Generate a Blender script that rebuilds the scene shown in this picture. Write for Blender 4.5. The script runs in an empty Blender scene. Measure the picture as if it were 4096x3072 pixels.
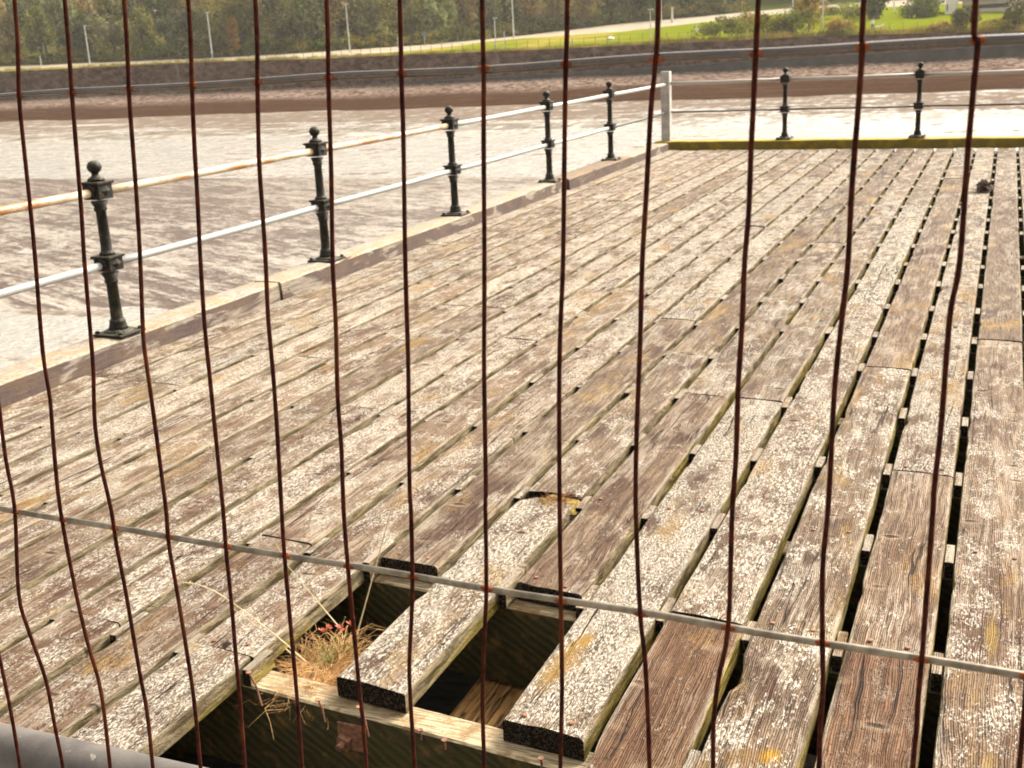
import bpy, bmesh, math, random
from mathutils import Vector, Matrix, noise
random.seed(11)
S = bpy.context.scene
COL = S.collection
PI = math.pi

# ------------------------------------------------------------------ camera
CAM = Vector((0.0, 0.0, 1.57697))
CR = Vector((0.9226804, 0.3821135, -0.0514793))
CU = Vector((-0.0622570, 0.2794149, 0.9581500))
CD = Vector((-0.3805062, 0.8808613, -0.2815999))
F = 4602.21
cd = bpy.data.cameras.new('camera')
cam = bpy.data.objects.new('camera', cd); COL.objects.link(cam)
cam.matrix_world = Matrix(((CR.x, CU.x, -CD.x, CAM.x), (CR.y, CU.y, -CD.y, CAM.y), (CR.z, CU.z, -CD.z, CAM.z), (0, 0, 0, 1)))
cd.sensor_fit = 'HORIZONTAL'; cd.sensor_width = 36.0; cd.lens = 36.0 * F / 4096.0
cd.clip_start = 0.05; cd.clip_end = 3000
cd.dof.use_dof = True; cd.dof.focus_distance = 1.35; cd.dof.aperture_fstop = 19.0
S.camera = cam

# ------------------------------------------------------------------ world, sun, exposure
SUN_AZ, SUN_EL = math.radians(30), math.radians(40)
w = bpy.data.worlds.new('World'); S.world = w; w.use_nodes = True
nt = w.node_tree; nt.nodes.clear()
sky = nt.nodes.new('ShaderNodeTexSky'); sky.sky_type = 'NISHITA'; sky.sun_disc = False
sky.sun_elevation = SUN_EL; sky.sun_rotation = SUN_AZ
sky.air_density = 1.0; sky.dust_density = 10.0; sky.ozone_density = 1.0
hs = nt.nodes.new('ShaderNodeHueSaturation'); hs.inputs['Saturation'].default_value = 0.12
wm = nt.nodes.new('ShaderNodeMix'); wm.data_type = 'RGBA'; wm.blend_type = 'MULTIPLY'; wm.inputs[0].default_value = 1.0
wm.inputs[7].default_value = (1.0, 0.955, 0.865, 1)      # thin warm overcast
bg = nt.nodes.new('ShaderNodeBackground'); bg.inputs['Strength'].default_value = 0.15
wo = nt.nodes.new('ShaderNodeOutputWorld')
nt.links.new(sky.outputs[0], hs.inputs['Color']); nt.links.new(hs.outputs[0], wm.inputs[6])
nt.links.new(wm.outputs[2], bg.inputs['Color']); nt.links.new(bg.outputs[0], wo.inputs['Surface'])
sl = bpy.data.lights.new('sun', 'SUN'); sl.energy = 1.1; sl.angle = math.radians(14); sl.color = (1.0, 0.86, 0.67)
so = bpy.data.objects.new('sun', sl); COL.objects.link(so)
sd = Vector((math.sin(SUN_AZ) * math.cos(SUN_EL), math.cos(SUN_AZ) * math.cos(SUN_EL), math.sin(SUN_EL)))
so.rotation_euler = sd.to_track_quat('Z', 'Y').to_euler(); so.location = (20, 20, 40)
S.view_settings.view_transform = 'Standard'; S.view_settings.look = 'None'
S.view_settings.gamma = 1.0; S.view_settings.exposure = 1.6

# ------------------------------------------------------------------ helpers
def ray(px, py):
    return CR * ((px - 2048) / F) - CU * ((py - 1536) / F) + CD
def on_z(px, py, z):
    v = ray(px, py); return CAM + v * ((z - CAM.z) / v.z)
def on_y(px, py, y):
    v = ray(px, py); return CAM + v * ((y - CAM.y) / v.y)
def tag(o, label=None, cat=None, group=None, kind=None):
    if label: o['label'] = label
    if cat: o['category'] = cat
    if group: o['group'] = group
    if kind: o['kind'] = kind
    return o
def wloc(o):
    v = Vector(o.location)
    while o.parent: o = o.parent; v = v + Vector(o.location)
    return v
def thing(name, label, cat, loc=(0, 0, 0), group=None):
    o = bpy.data.objects.new(name, None); COL.objects.link(o); o.location = loc
    o.empty_display_size = 0.1
    return tag(o, label, cat, group)
def link(name, me, mat, parent=None, loc=(0, 0, 0), smooth=False):
    """mesh given in coordinates about loc (world)"""
    o = bpy.data.objects.new(name, me); COL.objects.link(o)
    L = Vector(loc)
    if parent is not None:
        o.parent = parent; L = L - wloc(parent)
    o.location = L
    for m in (mat if isinstance(mat, (list, tuple)) else [mat]):
        if m: me.materials.append(m)
    if smooth:
        for p in me.polygons: p.use_smooth = True
    return o
class MB:
    def __init__(s): s.v = []; s.f = []; s.m = []
    def add(s, vs, fs, mi=0):
        b = len(s.v); s.v += [tuple(x) for x in vs]
        for f in fs: s.f.append(tuple(i + b for i in f)); s.m.append(mi)
    def box(s, x0, x1, y0, y1, z0, z1, mi=0, bev=0.0):
        if bev <= 0:
            vs = [(x, y, z) for z in (z0, z1) for y in (y0, y1) for x in (x0, x1)]
            s.add(vs, [(0, 2, 3, 1), (4, 5, 7, 6), (0, 1, 5, 4), (2, 6, 7, 3), (0, 4, 6, 2), (1, 3, 7, 5)], mi)
        else:
            bm = bmesh.new(); bmesh.ops.create_cube(bm, size=1)
            for v in bm.verts: v.co = Vector(((x0 + x1) / 2 + v.co.x * (x1 - x0), (y0 + y1) / 2 + v.co.y * (y1 - y0), (z0 + z1) / 2 + v.co.z * (z1 - z0)))
            bmesh.ops.bevel(bm, geom=bm.edges[:], offset=bev, segments=2, profile=0.6, affect='EDGES')
            bm.verts.index_update()
            s.add([v.co[:] for v in bm.verts], [[v.index for v in f.verts] for f in bm.faces], mi); bm.free()
    def tube(s, pts, rad, n=8, mi=0, caps=True):
        pts = [Vector(p) for p in pts]; N = len(pts)
        rr = rad if isinstance(rad, (list, tuple)) else [rad] * N
        rings = []; up = None
        for i, p in enumerate(pts):
            t = (pts[min(i + 1, N - 1)] - pts[max(i - 1, 0)]).normalized()
            if up is None:
                up = Vector((0, 0, 1)) if abs(t.z) < 0.9 else Vector((1, 0, 0))
            a = t.cross(up)
            if a.length < 1e-6: a = t.orthogonal()
            a.normalize(); b = a.cross(t).normalized(); up = b
            rings.append([p + (a * math.cos(2 * PI * k / n) + b * math.sin(2 * PI * k / n)) * rr[i] for k in range(n)])
        vs = [v for r_ in rings for v in r_]
        fs = [(i * n + k, i * n + (k + 1) % n, (i + 1) * n + (k + 1) % n, (i + 1) * n + k) for i in range(N - 1) for k in range(n)]
        if caps: fs += [tuple(range(n - 1, -1, -1)), tuple((N - 1) * n + k for k in range(n))]
        s.add(vs, fs, mi)
    def lathe(s, prof, n=20, c=(0, 0, 0), mi=0):
        vs = []; fs = []
        for (r_, z) in prof:
            vs += [(c[0] + r_ * math.cos(2 * PI * k / n), c[1] + r_ * math.sin(2 * PI * k / n), c[2] + z) for k in range(n)]
        for i in range(len(prof) - 1):
            fs += [(i * n + k, i * n + (k + 1) % n, (i + 1) * n + (k + 1) % n, (i + 1) * n + k) for k in range(n)]
        fs += [tuple(range(n - 1, -1, -1)), tuple((len(prof) - 1) * n + k for k in range(n))]
        s.add(vs, fs, mi)
    def mesh(s, name='m'):
        me = bpy.data.meshes.new(name); me.from_pydata(s.v, [], s.f); me.update()
        me.polygons.foreach_set('material_index', s.m)
        return me
    def build(s, name, mat, parent=None, loc=(0, 0, 0), smooth=False):
        return link(name, s.mesh(name), mat, parent, loc, smooth)

# ------------------------------------------------------------------ node material helper
class NM:
    def __init__(s, name):
        s.m = bpy.data.materials.new(name); s.m.use_nodes = True
        s.t = s.m.node_tree; s.t.nodes.clear()
        s.out = s.n('ShaderNodeOutputMaterial'); s.b = s.n('ShaderNodeBsdfPrincipled')
        s.l(s.b.outputs[0], s.out.inputs['Surface'])
    def n(s, t): return s.t.nodes.new(t)
    def l(s, a, b): s.t.links.new(a, b)
    def set(s, inp, v):
        if hasattr(v, 'is_output') or isinstance(v, bpy.types.NodeSocket): s.l(v, inp)
        else:
            if isinstance(v, (tuple, list)) and len(v) == 3 and inp.type == 'RGBA': v = (*v, 1)
            inp.default_value = v
    def P(s, **k):
        for a, v in k.items(): s.set(s.b.inputs[a.replace('_', ' ')], v)
        return s.m
    def coord(s, kind='Object', scale=None, rnd=0.0):
        c = s.n('ShaderNodeTexCoord').outputs[kind]
        if rnd:
            oi = s.n('ShaderNodeObjectInfo'); cx = s.n('ShaderNodeCombineXYZ')
            for i, f in enumerate((rnd, rnd * 1.7, rnd * 0.6)): s.l(s.math('MULTIPLY', oi.outputs['Random'], f), cx.inputs[i])
            va = s.n('ShaderNodeVectorMath'); va.operation = 'ADD'; s.l(c, va.inputs[0]); s.l(cx.outputs[0], va.inputs[1]); c = va.outputs[0]
        if scale: c = s.vscale(c, scale)
        return c
    def vscale(s, c, scale):
        vm = s.n('ShaderNodeVectorMath'); vm.operation = 'MULTIPLY'; s.l(c, vm.inputs[0]); vm.inputs[1].default_value = scale
        return vm.outputs[0]
    def noise(s, c, scale, detail=4, rough=0.55, dist=0.0):
        n = s.n('ShaderNodeTexNoise'); s.l(c, n.inputs['Vector'])
        n.inputs['Scale'].default_value = scale; n.inputs['Detail'].default_value = detail
        n.inputs['Roughness'].default_value = rough; n.inputs['Distortion'].default_value = dist
        return n.outputs[0]
    def voro(s, c, scale, feat='F1'):
        n = s.n('ShaderNodeTexVoronoi'); n.feature = feat; s.l(c, n.inputs['Vector']); n.inputs['Scale'].default_value = scale
        return n.outputs['Distance']
    def wave(s, c, scale, dist=2, detail=2, dscale=1.0, typ='BANDS', dr='X'):
        n = s.n('ShaderNodeTexWave'); n.wave_type = typ
        if typ == 'BANDS': n.bands_direction = dr
        else: n.rings_direction = dr
        s.l(c, n.inputs['Vector']); n.inputs['Scale'].default_value = scale; n.inputs['Distortion'].default_value = dist
        n.inputs['Detail'].default_value = detail; n.inputs['Detail Scale'].default_value = dscale
        return n.outputs['Fac']
    def ramp(s, f, a, b, lo=0.0, hi=1.0):
        n = s.n('ShaderNodeMapRange'); n.clamp = True; n.interpolation_type = 'SMOOTHSTEP'
        s.set(n.inputs[0], f); n.inputs[1].default_value = a; n.inputs[2].default_value = b; n.inputs[3].default_value = lo; n.inputs[4].default_value = hi
        return n.outputs[0]
    def math(s, op, a, b=0.0):
        n = s.n('ShaderNodeMath'); n.operation = op; s.set(n.inputs[0], a); s.set(n.inputs[1], b); return n.outputs[0]
    def mix(s, f, a, b, blend='MIX'):
        n = s.n('ShaderNodeMix'); n.data_type = 'RGBA'; n.blend_type = blend
        s.set(n.inputs[0], f); s.set(n.inputs[6], a); s.set(n.inputs[7], b); return n.outputs[2]
    def bump(s, h, strength=0.5, dist=0.01, normal=None):
        n = s.n('ShaderNodeBump'); n.inputs['Strength'].default_value = strength; n.inputs['Distance'].default_value = dist
        s.l(h, n.inputs['Height'])
        if normal is not None: s.l(normal, n.inputs['Normal'])
        return n.outputs[0]
    def sep(s, c):
        n = s.n('ShaderNodeSeparateXYZ'); s.l(c, n.inputs[0]); return n.outputs

def simple(name, col, rough=0.7, metal=0.0, var=0.25, sc=20, bump=0.3, bd=0.002, spec=0.5):
    M = NM(name); c = M.coord('Object', rnd=13.0)
    n = M.noise(c, sc, 5, 0.6)
    d = tuple(x * (1 - var) for x in col); l_ = tuple(min(1, x * (1 + var)) for x in col)
    return M.P(Base_Color=M.mix(M.ramp(n, 0.3, 0.7), d, l_), Roughness=rough, Metallic=metal, Specular_IOR_Level=spec, Normal=M.bump(n, bump, bd))

# ------------------------------------------------------------------ materials
def plank_material(name='weathered_plank', spots=()):
    """silvered softwood; object colour: R = bare reddish wood, G = lichen cover, B = lightness"""
    M = NM(name)
    c = M.coord('Object', rnd=41.0); raw = M.n('ShaderNodeTexCoord').outputs['Object']
    oi = M.n('ShaderNodeObjectInfo')
    cream = oi.outputs['Alpha']; sc = M.n('ShaderNodeSeparateColor'); M.l(oi.outputs['Color'], sc.inputs[0]); red, lich, lite = sc.outputs[0], sc.outputs[1], sc.outputs[2]
    warp = M.noise(M.vscale(c, (1, 0.35, 1)), 7, 3)
    cx = M.n('ShaderNodeCombineXYZ'); M.l(M.math('MULTIPLY', M.math('SUBTRACT', warp, 0.5), 0.05), cx.inputs[0])
    va = M.n('ShaderNodeVectorMath'); M.l(c, va.inputs[0]); M.l(cx.outputs[0], va.inputs[1]); cw = va.outputs[0]
    g1 = M.noise(M.vscale(cw, (1, 0.05, 1)), 95, 4, 0.6)          # streaks
    g2 = M.noise(M.vscale(cw, (1, 0.035, 1)), 260, 3, 0.6)        # fine grain
    gl = M.wave(M.vscale(cw, (1, 0.03, 1)), 52, 4, 3, 1.4)          # raised growth lines
    patch = M.noise(M.vscale(c, (1.3, 0.45, 1)), 4.2, 5, 0.6)
    patch2 = M.noise(M.vscale(c, (1.0, 0.5, 1)), 9.0, 4, 0.6, 0.6)
    patch3 = M.noise(M.vscale(c, (1.0, 0.6, 1)), 22.0, 4, 0.6, 0.4)
    sv = M.n('ShaderNodeVectorMath'); sv.operation = 'SCALE'; M.l(c, sv.inputs[0]); M.l(M.math('ADD', 0.62, M.math('MULTIPLY', M.math('FRACT', M.math('MULTIPLY', oi.outputs['Random'], 7.31)), 0.75)), sv.inputs['Scale']); cf = sv.outputs[0]
    fine = M.noise(M.vscale(cf, (1.0, 0.36, 1)), 165, 4, 0.68)
    fine2 = M.noise(M.vscale(cf, (1.0, 0.42, 1)), 360, 2, 0.5)
    grey = M.mix(M.ramp(g1, 0.32, 0.66), (0.038, 0.021, 0.013), (0.245, 0.170, 0.114))
    grey = M.mix(M.ramp(gl, 0.15, 0.75, 0.0, 0.42), grey, (0.38, 0.30, 0.22))
    purple = M.mix(M.ramp(g2, 0.35, 0.65), (0.036, 0.018, 0.013), (0.150, 0.088, 0.064))
    col = M.mix(M.ramp(patch, 0.45, 0.64, 0, 0.85), grey, purple)
    ble = M.math('ADD', M.math('MULTIPLY', M.noise(M.vscale(c, (1.4, 0.35, 1)), 7.5, 5, 0.62, 0.5), 0.65), M.math('MULTIPLY', g1, 0.35))
    col = M.mix(M.ramp(ble, 0.49, 0.60, 0, 0.72), col, M.mix(g2, (0.30, 0.25, 0.195), (0.56, 0.50, 0.42)))
    redc = M.mix(M.ramp(g1, 0.3, 0.7), (0.11, 0.050, 0.027), (0.27, 0.15, 0.085))
    col = M.mix(M.math('MULTIPLY', red, M.ramp(patch2, 0.25, 0.6, 0.55, 1.0)), col, redc)
    och = M.math('MULTIPLY', M.ramp(M.noise(M.vscale(c, (1.2, 0.5, 1)), 3.3, 4, 0.6, 0.4), 0.55, 0.72), M.ramp(fine, 0.36, 0.58))
    
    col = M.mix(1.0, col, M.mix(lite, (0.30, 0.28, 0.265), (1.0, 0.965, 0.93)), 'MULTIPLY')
    # pale crustose lichen: fine flecks, thick in patches
    dens = M.math('ADD', M.math('MULTIPLY', M.math('ADD', M.math('MULTIPLY', patch2, 0.6), M.math('MULTIPLY', patch3, 0.4)), 1.05), M.math('MULTIPLY', lich, 0.20))
    fl = M.math('ADD', M.math('MULTIPLY', fine, 0.7), M.math('MULTIPLY', fine2, 0.3))
    thr = M.math('MAXIMUM', M.math('SUBTRACT', 1.175, dens), 0.47)
    lm = M.ramp(M.math('SUBTRACT', fl, thr), -0.03, 0.13)
    lmk = M.math('MULTIPLY', lm, M.ramp(red, 0.2, 0.9, 1.0, 0.30))
    col = M.mix(M.math('MULTIPLY', lmk, 0.92), col, M.mix(fine2, (0.40, 0.35, 0.28), (0.92, 0.87, 0.76)))
    col = M.mix(M.math('MULTIPLY', och, 0.72), col, (0.33, 0.20, 0.055))
    # dark pits between the flecks
    pit = M.ramp(M.noise(M.vscale(c, (1.0, 0.45, 1)), 150, 2, 0.5), 0.335, 0.40, 1.0, 0.0)
    col = M.mix(M.math('MULTIPLY', pit, 0.75), col, (0.045, 0.03, 0.022))
    # long drying checks
    ck = M.noise(M.vscale(cw, (1, 0.018, 1)), 26, 1, 0.3)
    ckm = M.math('MULTIPLY', M.ramp(M.math('ABSOLUTE', M.math('SUBTRACT', ck, 0.5)), 0.004, 0.011, 1, 0), M.ramp(patch, 0.46, 0.56))
    col = M.mix(ckm, col, (0.030, 0.018, 0.012))
    # knots and dents lying across the board
    vn = M.n('ShaderNodeTexVoronoi'); vn.feature = 'F1'; vn.inputs['Scale'].default_value = 1.0
    M.l(M.vscale(c, (6.5, 15.0, 1)), vn.inputs['Vector'])
    vsep = M.n('ShaderNodeSeparateColor'); M.l(vn.outputs['Color'], vsep.inputs[0])
    keep = M.ramp(vsep.outputs[0], 0.15, 0.18, 1, 0)
    dist = M.math('ADD', vn.outputs['Distance'], M.math('MULTIPLY', M.math('SUBTRACT', patch2, 0.5), 0.35))
    dent = M.math('MULTIPLY', keep, M.ramp(dist, 0.05, 0.24, 1, 0))
    rim = M.math('MULTIPLY', keep, M.ramp(dist, 0.2, 0.5, 1, 0))
    col = M.mix(M.math('MULTIPLY', rim, 0.4), col, (0.30, 0.22, 0.15))
    col = M.mix(M.math('MULTIPLY', dent, 0.85), col, (0.05, 0.03, 0.02))
    for (sx, sy, rx, ry, cc) in spots:
        vm = M.n('ShaderNodeVectorMath'); vm.operation = 'SUBTRACT'; M.l(raw, vm.inputs[0]); vm.inputs[1].default_value = (sx, sy, 0)
        xs = M.sep(M.vscale(vm.outputs[0], (1 / rx, 1 / ry, 0)))
        dd = M.math('SQRT', M.math('ADD', M.math('MULTIPLY', xs[0], xs[0]), M.math('MULTIPLY', xs[1], xs[1])))
        dd = M.math('ADD', dd, M.math('MULTIPLY', M.math('SUBTRACT', patch2, 0.5), 1.6))
        dd = M.math('ADD', dd, M.math('MULTIPLY', M.math('SUBTRACT', fine, 0.5), 2.2))
        col = M.mix(M.math('MULTIPLY', M.ramp(dd, 0.35, 1.05, 0.9, 0), M.ramp(fine2, 0.38, 0.60, 0.45, 1.0)), col, cc)
    # worn pale arrises along both long edges
    rx = M.sep(raw)[0]
    ed = M.math('MULTIPLY', M.ramp(M.math('ABSOLUTE', M.math('SUBTRACT', rx, 0.116)), 0.098, 0.113), M.ramp(M.noise(M.vscale(c, (1, 0.3, 1)), 14, 4, 0.6), 0.40, 0.56))
    col = M.mix(M.math('MULTIPLY', ed, 0.5), col, M.mix(g2, (0.26, 0.22, 0.17), (0.52, 0.465, 0.38)))
    # faces: sides are paler, greened; cut ends nearly black, rot plus painted-in shade
    geo = M.n('ShaderNodeNewGeometry'); N = M.sep(geo.outputs['True Normal'])
    sn = M.noise(M.vscale(c, (1, 0.25, 1.5)), 26, 5, 0.6)
    pale = M.mix(M.ramp(sn, 0.35, 0.65), (0.085, 0.060, 0.032), (0.29, 0.235, 0.152))
    mossy = M.mix(M.ramp(sn, 0.35, 0.65), (0.085, 0.062, 0.008), (0.26, 0.20, 0.06))
    mm = M.math('ADD', M.noise(M.vscale(c, (1, 0.3, 1)), 5.5, 4, 0.6), M.math('MULTIPLY', M.sep(raw)[2], -4.5))
    mm = M.math('SUBTRACT', mm, M.math('MULTIPLY', cream, 0.26))
    side = M.mix(M.ramp(mm, 0.42, 0.62), pale, mossy)
    side = M.mix(M.ramp(M.noise(M.vscale(c, (1, 0.05, 1.5)), 120, 3), 0.40, 0.50, 0.4, 0), side, (0.06, 0.045, 0.02))
    col = M.mix(M.ramp(N[2], 0.35, 0.75, 1, 0), col, side)
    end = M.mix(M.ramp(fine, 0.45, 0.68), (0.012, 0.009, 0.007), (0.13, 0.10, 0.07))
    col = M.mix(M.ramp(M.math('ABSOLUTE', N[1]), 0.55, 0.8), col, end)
    h = M.math('ADD', M.math('MULTIPLY', lm, 0.55), M.math('MULTIPLY', g1, 0.6))
    h = M.math('ADD', h, M.math('MULTIPLY', gl, 0.55))
    h = M.math('ADD', h, M.math('MULTIPLY', fine, 0.6))
    h = M.math('SUBTRACT', h, M.math('ADD', M.math('MULTIPLY', ckm, 1.6), M.math('MULTIPLY', dent, 2.2)))
    h = M.math('SUBTRACT', h, M.math('MULTIPLY', pit, 0.7))
    return M.P(Base_Color=col, Roughness=M.mix(lm, (0.66,) * 3, (0.9,) * 3), Specular_IOR_Level=M.ramp(M.math('ABSOLUTE', N[2]), 0, 1, 0.04, 0.06), Normal=M.bump(h, 1.0, 0.0050))

def joist_material():
    M = NM('joist_timber'); c = M.coord('Object', rnd=7.0)
    ring = M.wave(M.vscale(c, (0.60, 0.0, 1.0)), 17, 9.0, 2, 0.35, 'BANDS', 'DIAGONAL')
    n = M.noise(c, 18, 5, 0.6); n2 = M.noise(c, 140, 3, 0.6)
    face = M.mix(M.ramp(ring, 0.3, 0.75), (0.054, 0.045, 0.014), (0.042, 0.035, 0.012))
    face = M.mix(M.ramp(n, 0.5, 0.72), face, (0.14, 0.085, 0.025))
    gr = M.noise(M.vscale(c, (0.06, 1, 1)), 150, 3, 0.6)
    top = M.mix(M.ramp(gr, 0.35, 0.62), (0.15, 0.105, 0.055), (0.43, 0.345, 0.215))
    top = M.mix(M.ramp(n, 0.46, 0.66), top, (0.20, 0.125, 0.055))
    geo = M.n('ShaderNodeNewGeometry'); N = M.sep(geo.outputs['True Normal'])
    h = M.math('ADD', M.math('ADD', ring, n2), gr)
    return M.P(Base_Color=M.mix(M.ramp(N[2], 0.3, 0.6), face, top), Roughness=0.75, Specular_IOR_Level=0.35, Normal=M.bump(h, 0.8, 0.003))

def board_material():
    M = NM('orange_board'); c = M.coord('Object')
    g = M.noise(M.vscale(c, (1, 0.06, 1)), 110, 4, 0.6); n = M.noise(c, 14, 4)
    col = M.mix(M.ramp(g, 0.33, 0.66), (0.13, 0.060, 0.016), (0.50, 0.27, 0.085))
    col = M.mix(M.ramp(n, 0.5, 0.7), col, (0.42, 0.22, 0.07))
    ck = M.ramp(M.math('ABSOLUTE', M.math('SUBTRACT', M.noise(M.vscale(c, (1, 0.05, 1)), 22, 2), 0.5)), 0.003, 0.012, 1, 0)
    return M.P(Base_Color=M.mix(ck, col, (0.03, 0.015, 0.006)), Roughness=0.7, Normal=M.bump(M.math('SUBTRACT', g, ck), 0.7, 0.003))

def kerb_material(name, light, dark, moss, amount, stain=(0.050, 0.031, 0.028)):
    M = NM(name); c = M.coord('Object', rnd=19.0)
    g = M.noise(M.vscale(c, (1, 0.07, 1)), 70, 4, 0.6); n = M.noise(M.vscale(c, (1, 0.6, 1)), 60, 4, 0.65)
    col = M.mix(M.ramp(g, 0.35, 0.65), dark, light)
    p = M.noise(M.vscale(c, (1, 0.38, 1.2)), 4.0, 6, 0.62, 0.8)
    geo = M.n('ShaderNodeNewGeometry'); N = M.sep(geo.outputs['True Normal'])
    vert = M.ramp(N[2], 0.3, 0.6, 1, 0)
    peel = M.math('MULTIPLY', M.ramp(p, 0.415, 0.47), M.ramp(vert, 0, 1, 0.22, 1.0))
    col = M.mix(M.math('MULTIPLY', peel, 0.9), col, M.mix(n, tuple(x * 0.7 for x in stain), tuple(x * 1.8 for x in stain)))
    col = M.mix(M.math('MULTIPLY', M.ramp(vert, 0, 1, 0.6, 0.0), M.ramp(n, 0.36, 0.6)), col, tuple(min(1, x * 1.55) for x in light))
    m = M.math('MULTIPLY', M.ramp(M.noise(M.vscale(c, (1, 0.5, 1)), 8, 5, 0.6), 0.42, 0.60), M.math('MULTIPLY', amount, M.ramp(vert, 0, 1, 1.0, 0.25)))
    col = M.mix(m, col, moss)
    return M.P(Base_Color=col, Roughness=0.8, Specular_IOR_Level=0.3, Normal=M.bump(M.math('ADD', n, g), 0.7, 0.005))

def rust_wire_material():
    M = NM('rusted_wire'); c = M.coord('Object', rnd=3.0)
    n = M.noise(c, 160, 4, 0.7); n2 = M.noise(c, 14, 3, 0.6)
    col = M.mix(M.ramp(n, 0.35, 0.7), (0.016, 0.0025, 0.0012), (0.058, 0.011, 0.004))
    col = M.mix(M.ramp(n2, 0.54, 0.72, 0, 0.7), col, (0.085, 0.022, 0.005))
    return M.P(Base_Color=col, Roughness=0.85, Specular_IOR_Level=0.1, Normal=M.bump(n, 0.9, 0.0012))
def galv_material():
    M = NM('galvanised_wire'); c = M.coord('Object', rnd=3.0)
    n = M.noise(c, 60, 4, 0.6)
    return M.P(Base_Color=M.mix(M.ramp(n, 0.35, 0.7), (0.14, 0.118, 0.09), (0.29, 0.25, 0.195)), Roughness=0.40, Metallic=1.0, Normal=M.bump(n, 0.4, 0.001))
def tube_material():
    M = NM('dull_steel_tube'); c = M.coord('Object')
    n = M.noise(c, 22, 5, 0.6); f = M.noise(c, 210, 3, 0.6); s_ = M.ramp(M.noise(c, 75, 2), 0.70, 0.74)
    col = M.mix(M.ramp(n, 0.35, 0.7), (0.058, 0.050, 0.046), (0.108, 0.094, 0.085))
    col = M.mix(M.math('MULTIPLY', s_, 0.5), col, (0.35, 0.32, 0.28))
    return M.P(Base_Color=col, Roughness=0.6, Metallic=0.0, Normal=M.bump(M.math('ADD', f, n), 0.35, 0.001))
def iron_material():
    M = NM('painted_iron'); c = M.coord('Object', rnd=5.0)
    n = M.noise(c, 30, 5, 0.6); f = M.noise(c, 150, 3, 0.6)
    col = M.mix(M.ramp(n, 0.35, 0.7), (0.004, 0.0045, 0.003), (0.017, 0.016, 0.009))
    col = M.mix(M.ramp(M.math('ADD', M.math('MULTIPLY', n, 0.6), M.math('MULTIPLY', f, 0.4)), 0.54, 0.62, 0, 0.8), col, (0.060, 0.026, 0.010))
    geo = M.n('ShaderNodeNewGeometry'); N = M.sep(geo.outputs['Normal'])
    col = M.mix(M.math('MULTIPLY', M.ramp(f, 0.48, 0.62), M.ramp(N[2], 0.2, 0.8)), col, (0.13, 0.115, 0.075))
    return M.P(Base_Color=col, Roughness=0.6, Specular_IOR_Level=0.22, Normal=M.bump(M.math('ADD', n, f), 0.5, 0.002))
def rail_material(name, paint, rust, amt, axis=1):
    M = NM(name); c = M.coord('Object', rnd=17.0)
    sc3 = (1, 0.45, 1) if axis == 1 else (0.45, 1, 1)
    n = M.noise(M.vscale(c, sc3), 5.5, 5, 0.65); f = M.noise(c, 90, 4, 0.6)
    m = M.ramp(M.math('ADD', M.math('MULTIPLY', n, 0.8), M.math('MULTIPLY', f, 0.2)), 0.62 - amt, 0.72 - amt)
    col = M.mix(M.ramp(f, 0.35, 0.65), tuple(x * 0.85 for x in paint), paint)
    col = M.mix(m, col, M.mix(f, tuple(x * 0.5 for x in rust), rust))
    return M.P(Base_Color=col, Roughness=0.45, Normal=M.bump(f, 0.3, 0.001))
def water_material():
    M = NM('river_water'); g = M.n('ShaderNodeNewGeometry').outputs['Position']
    a = M.noise(M.vscale(g, (1, 1.6, 1)), 1.6, 3, 0.55); b = M.noise(M.vscale(g, (1, 1.8, 1)), 6.5, 3, 0.6)
    big = M.noise(M.vscale(g, (0.4, 1, 1)), 0.11, 5, 0.62)
    mot = M.math('ADD', M.math('MULTIPLY', M.noise(M.vscale(g, (1.0, 0.34, 1)), 1.0, 5, 0.7, 0.3), 0.5), M.math('MULTIPLY', M.noise(M.vscale(g, (0.16, 0.7, 1)), 1.0, 5, 0.65), 0.5))
    Y = M.sep(g)[1]
    shoal = M.ramp(M.math('ADD', Y, M.math('MULTIPLY', M.math('SUBTRACT', big, 0.5), 26)), 76, 90)
    cov = M.math('ADD', M.math('MULTIPLY', shoal, 0.135), M.math('MULTIPLY', M.math('SUBTRACT', big, 0.5), 0.12))
    dk = M.ramp(M.math('ADD', mot, cov), 0.47, 0.63)
    h = M.math('ADD', a, M.math('ADD', M.math('MULTIPLY', b, 0.4), M.math('MULTIPLY', mot, 1.6)))
    col = M.mix(M.math('MULTIPLY', dk, 0.85), (0.33, 0.312, 0.28), (0.105, 0.072, 0.052))
    return M.P(Base_Color=col, Roughness=M.mix(dk, (0.10,) * 3, (0.9,) * 3), IOR=1.33, Specular_IOR_Level=M.ramp(dk, 0, 1, 1.0, 0.0), Normal=M.bump(h, 0.7, 0.16))
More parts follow.
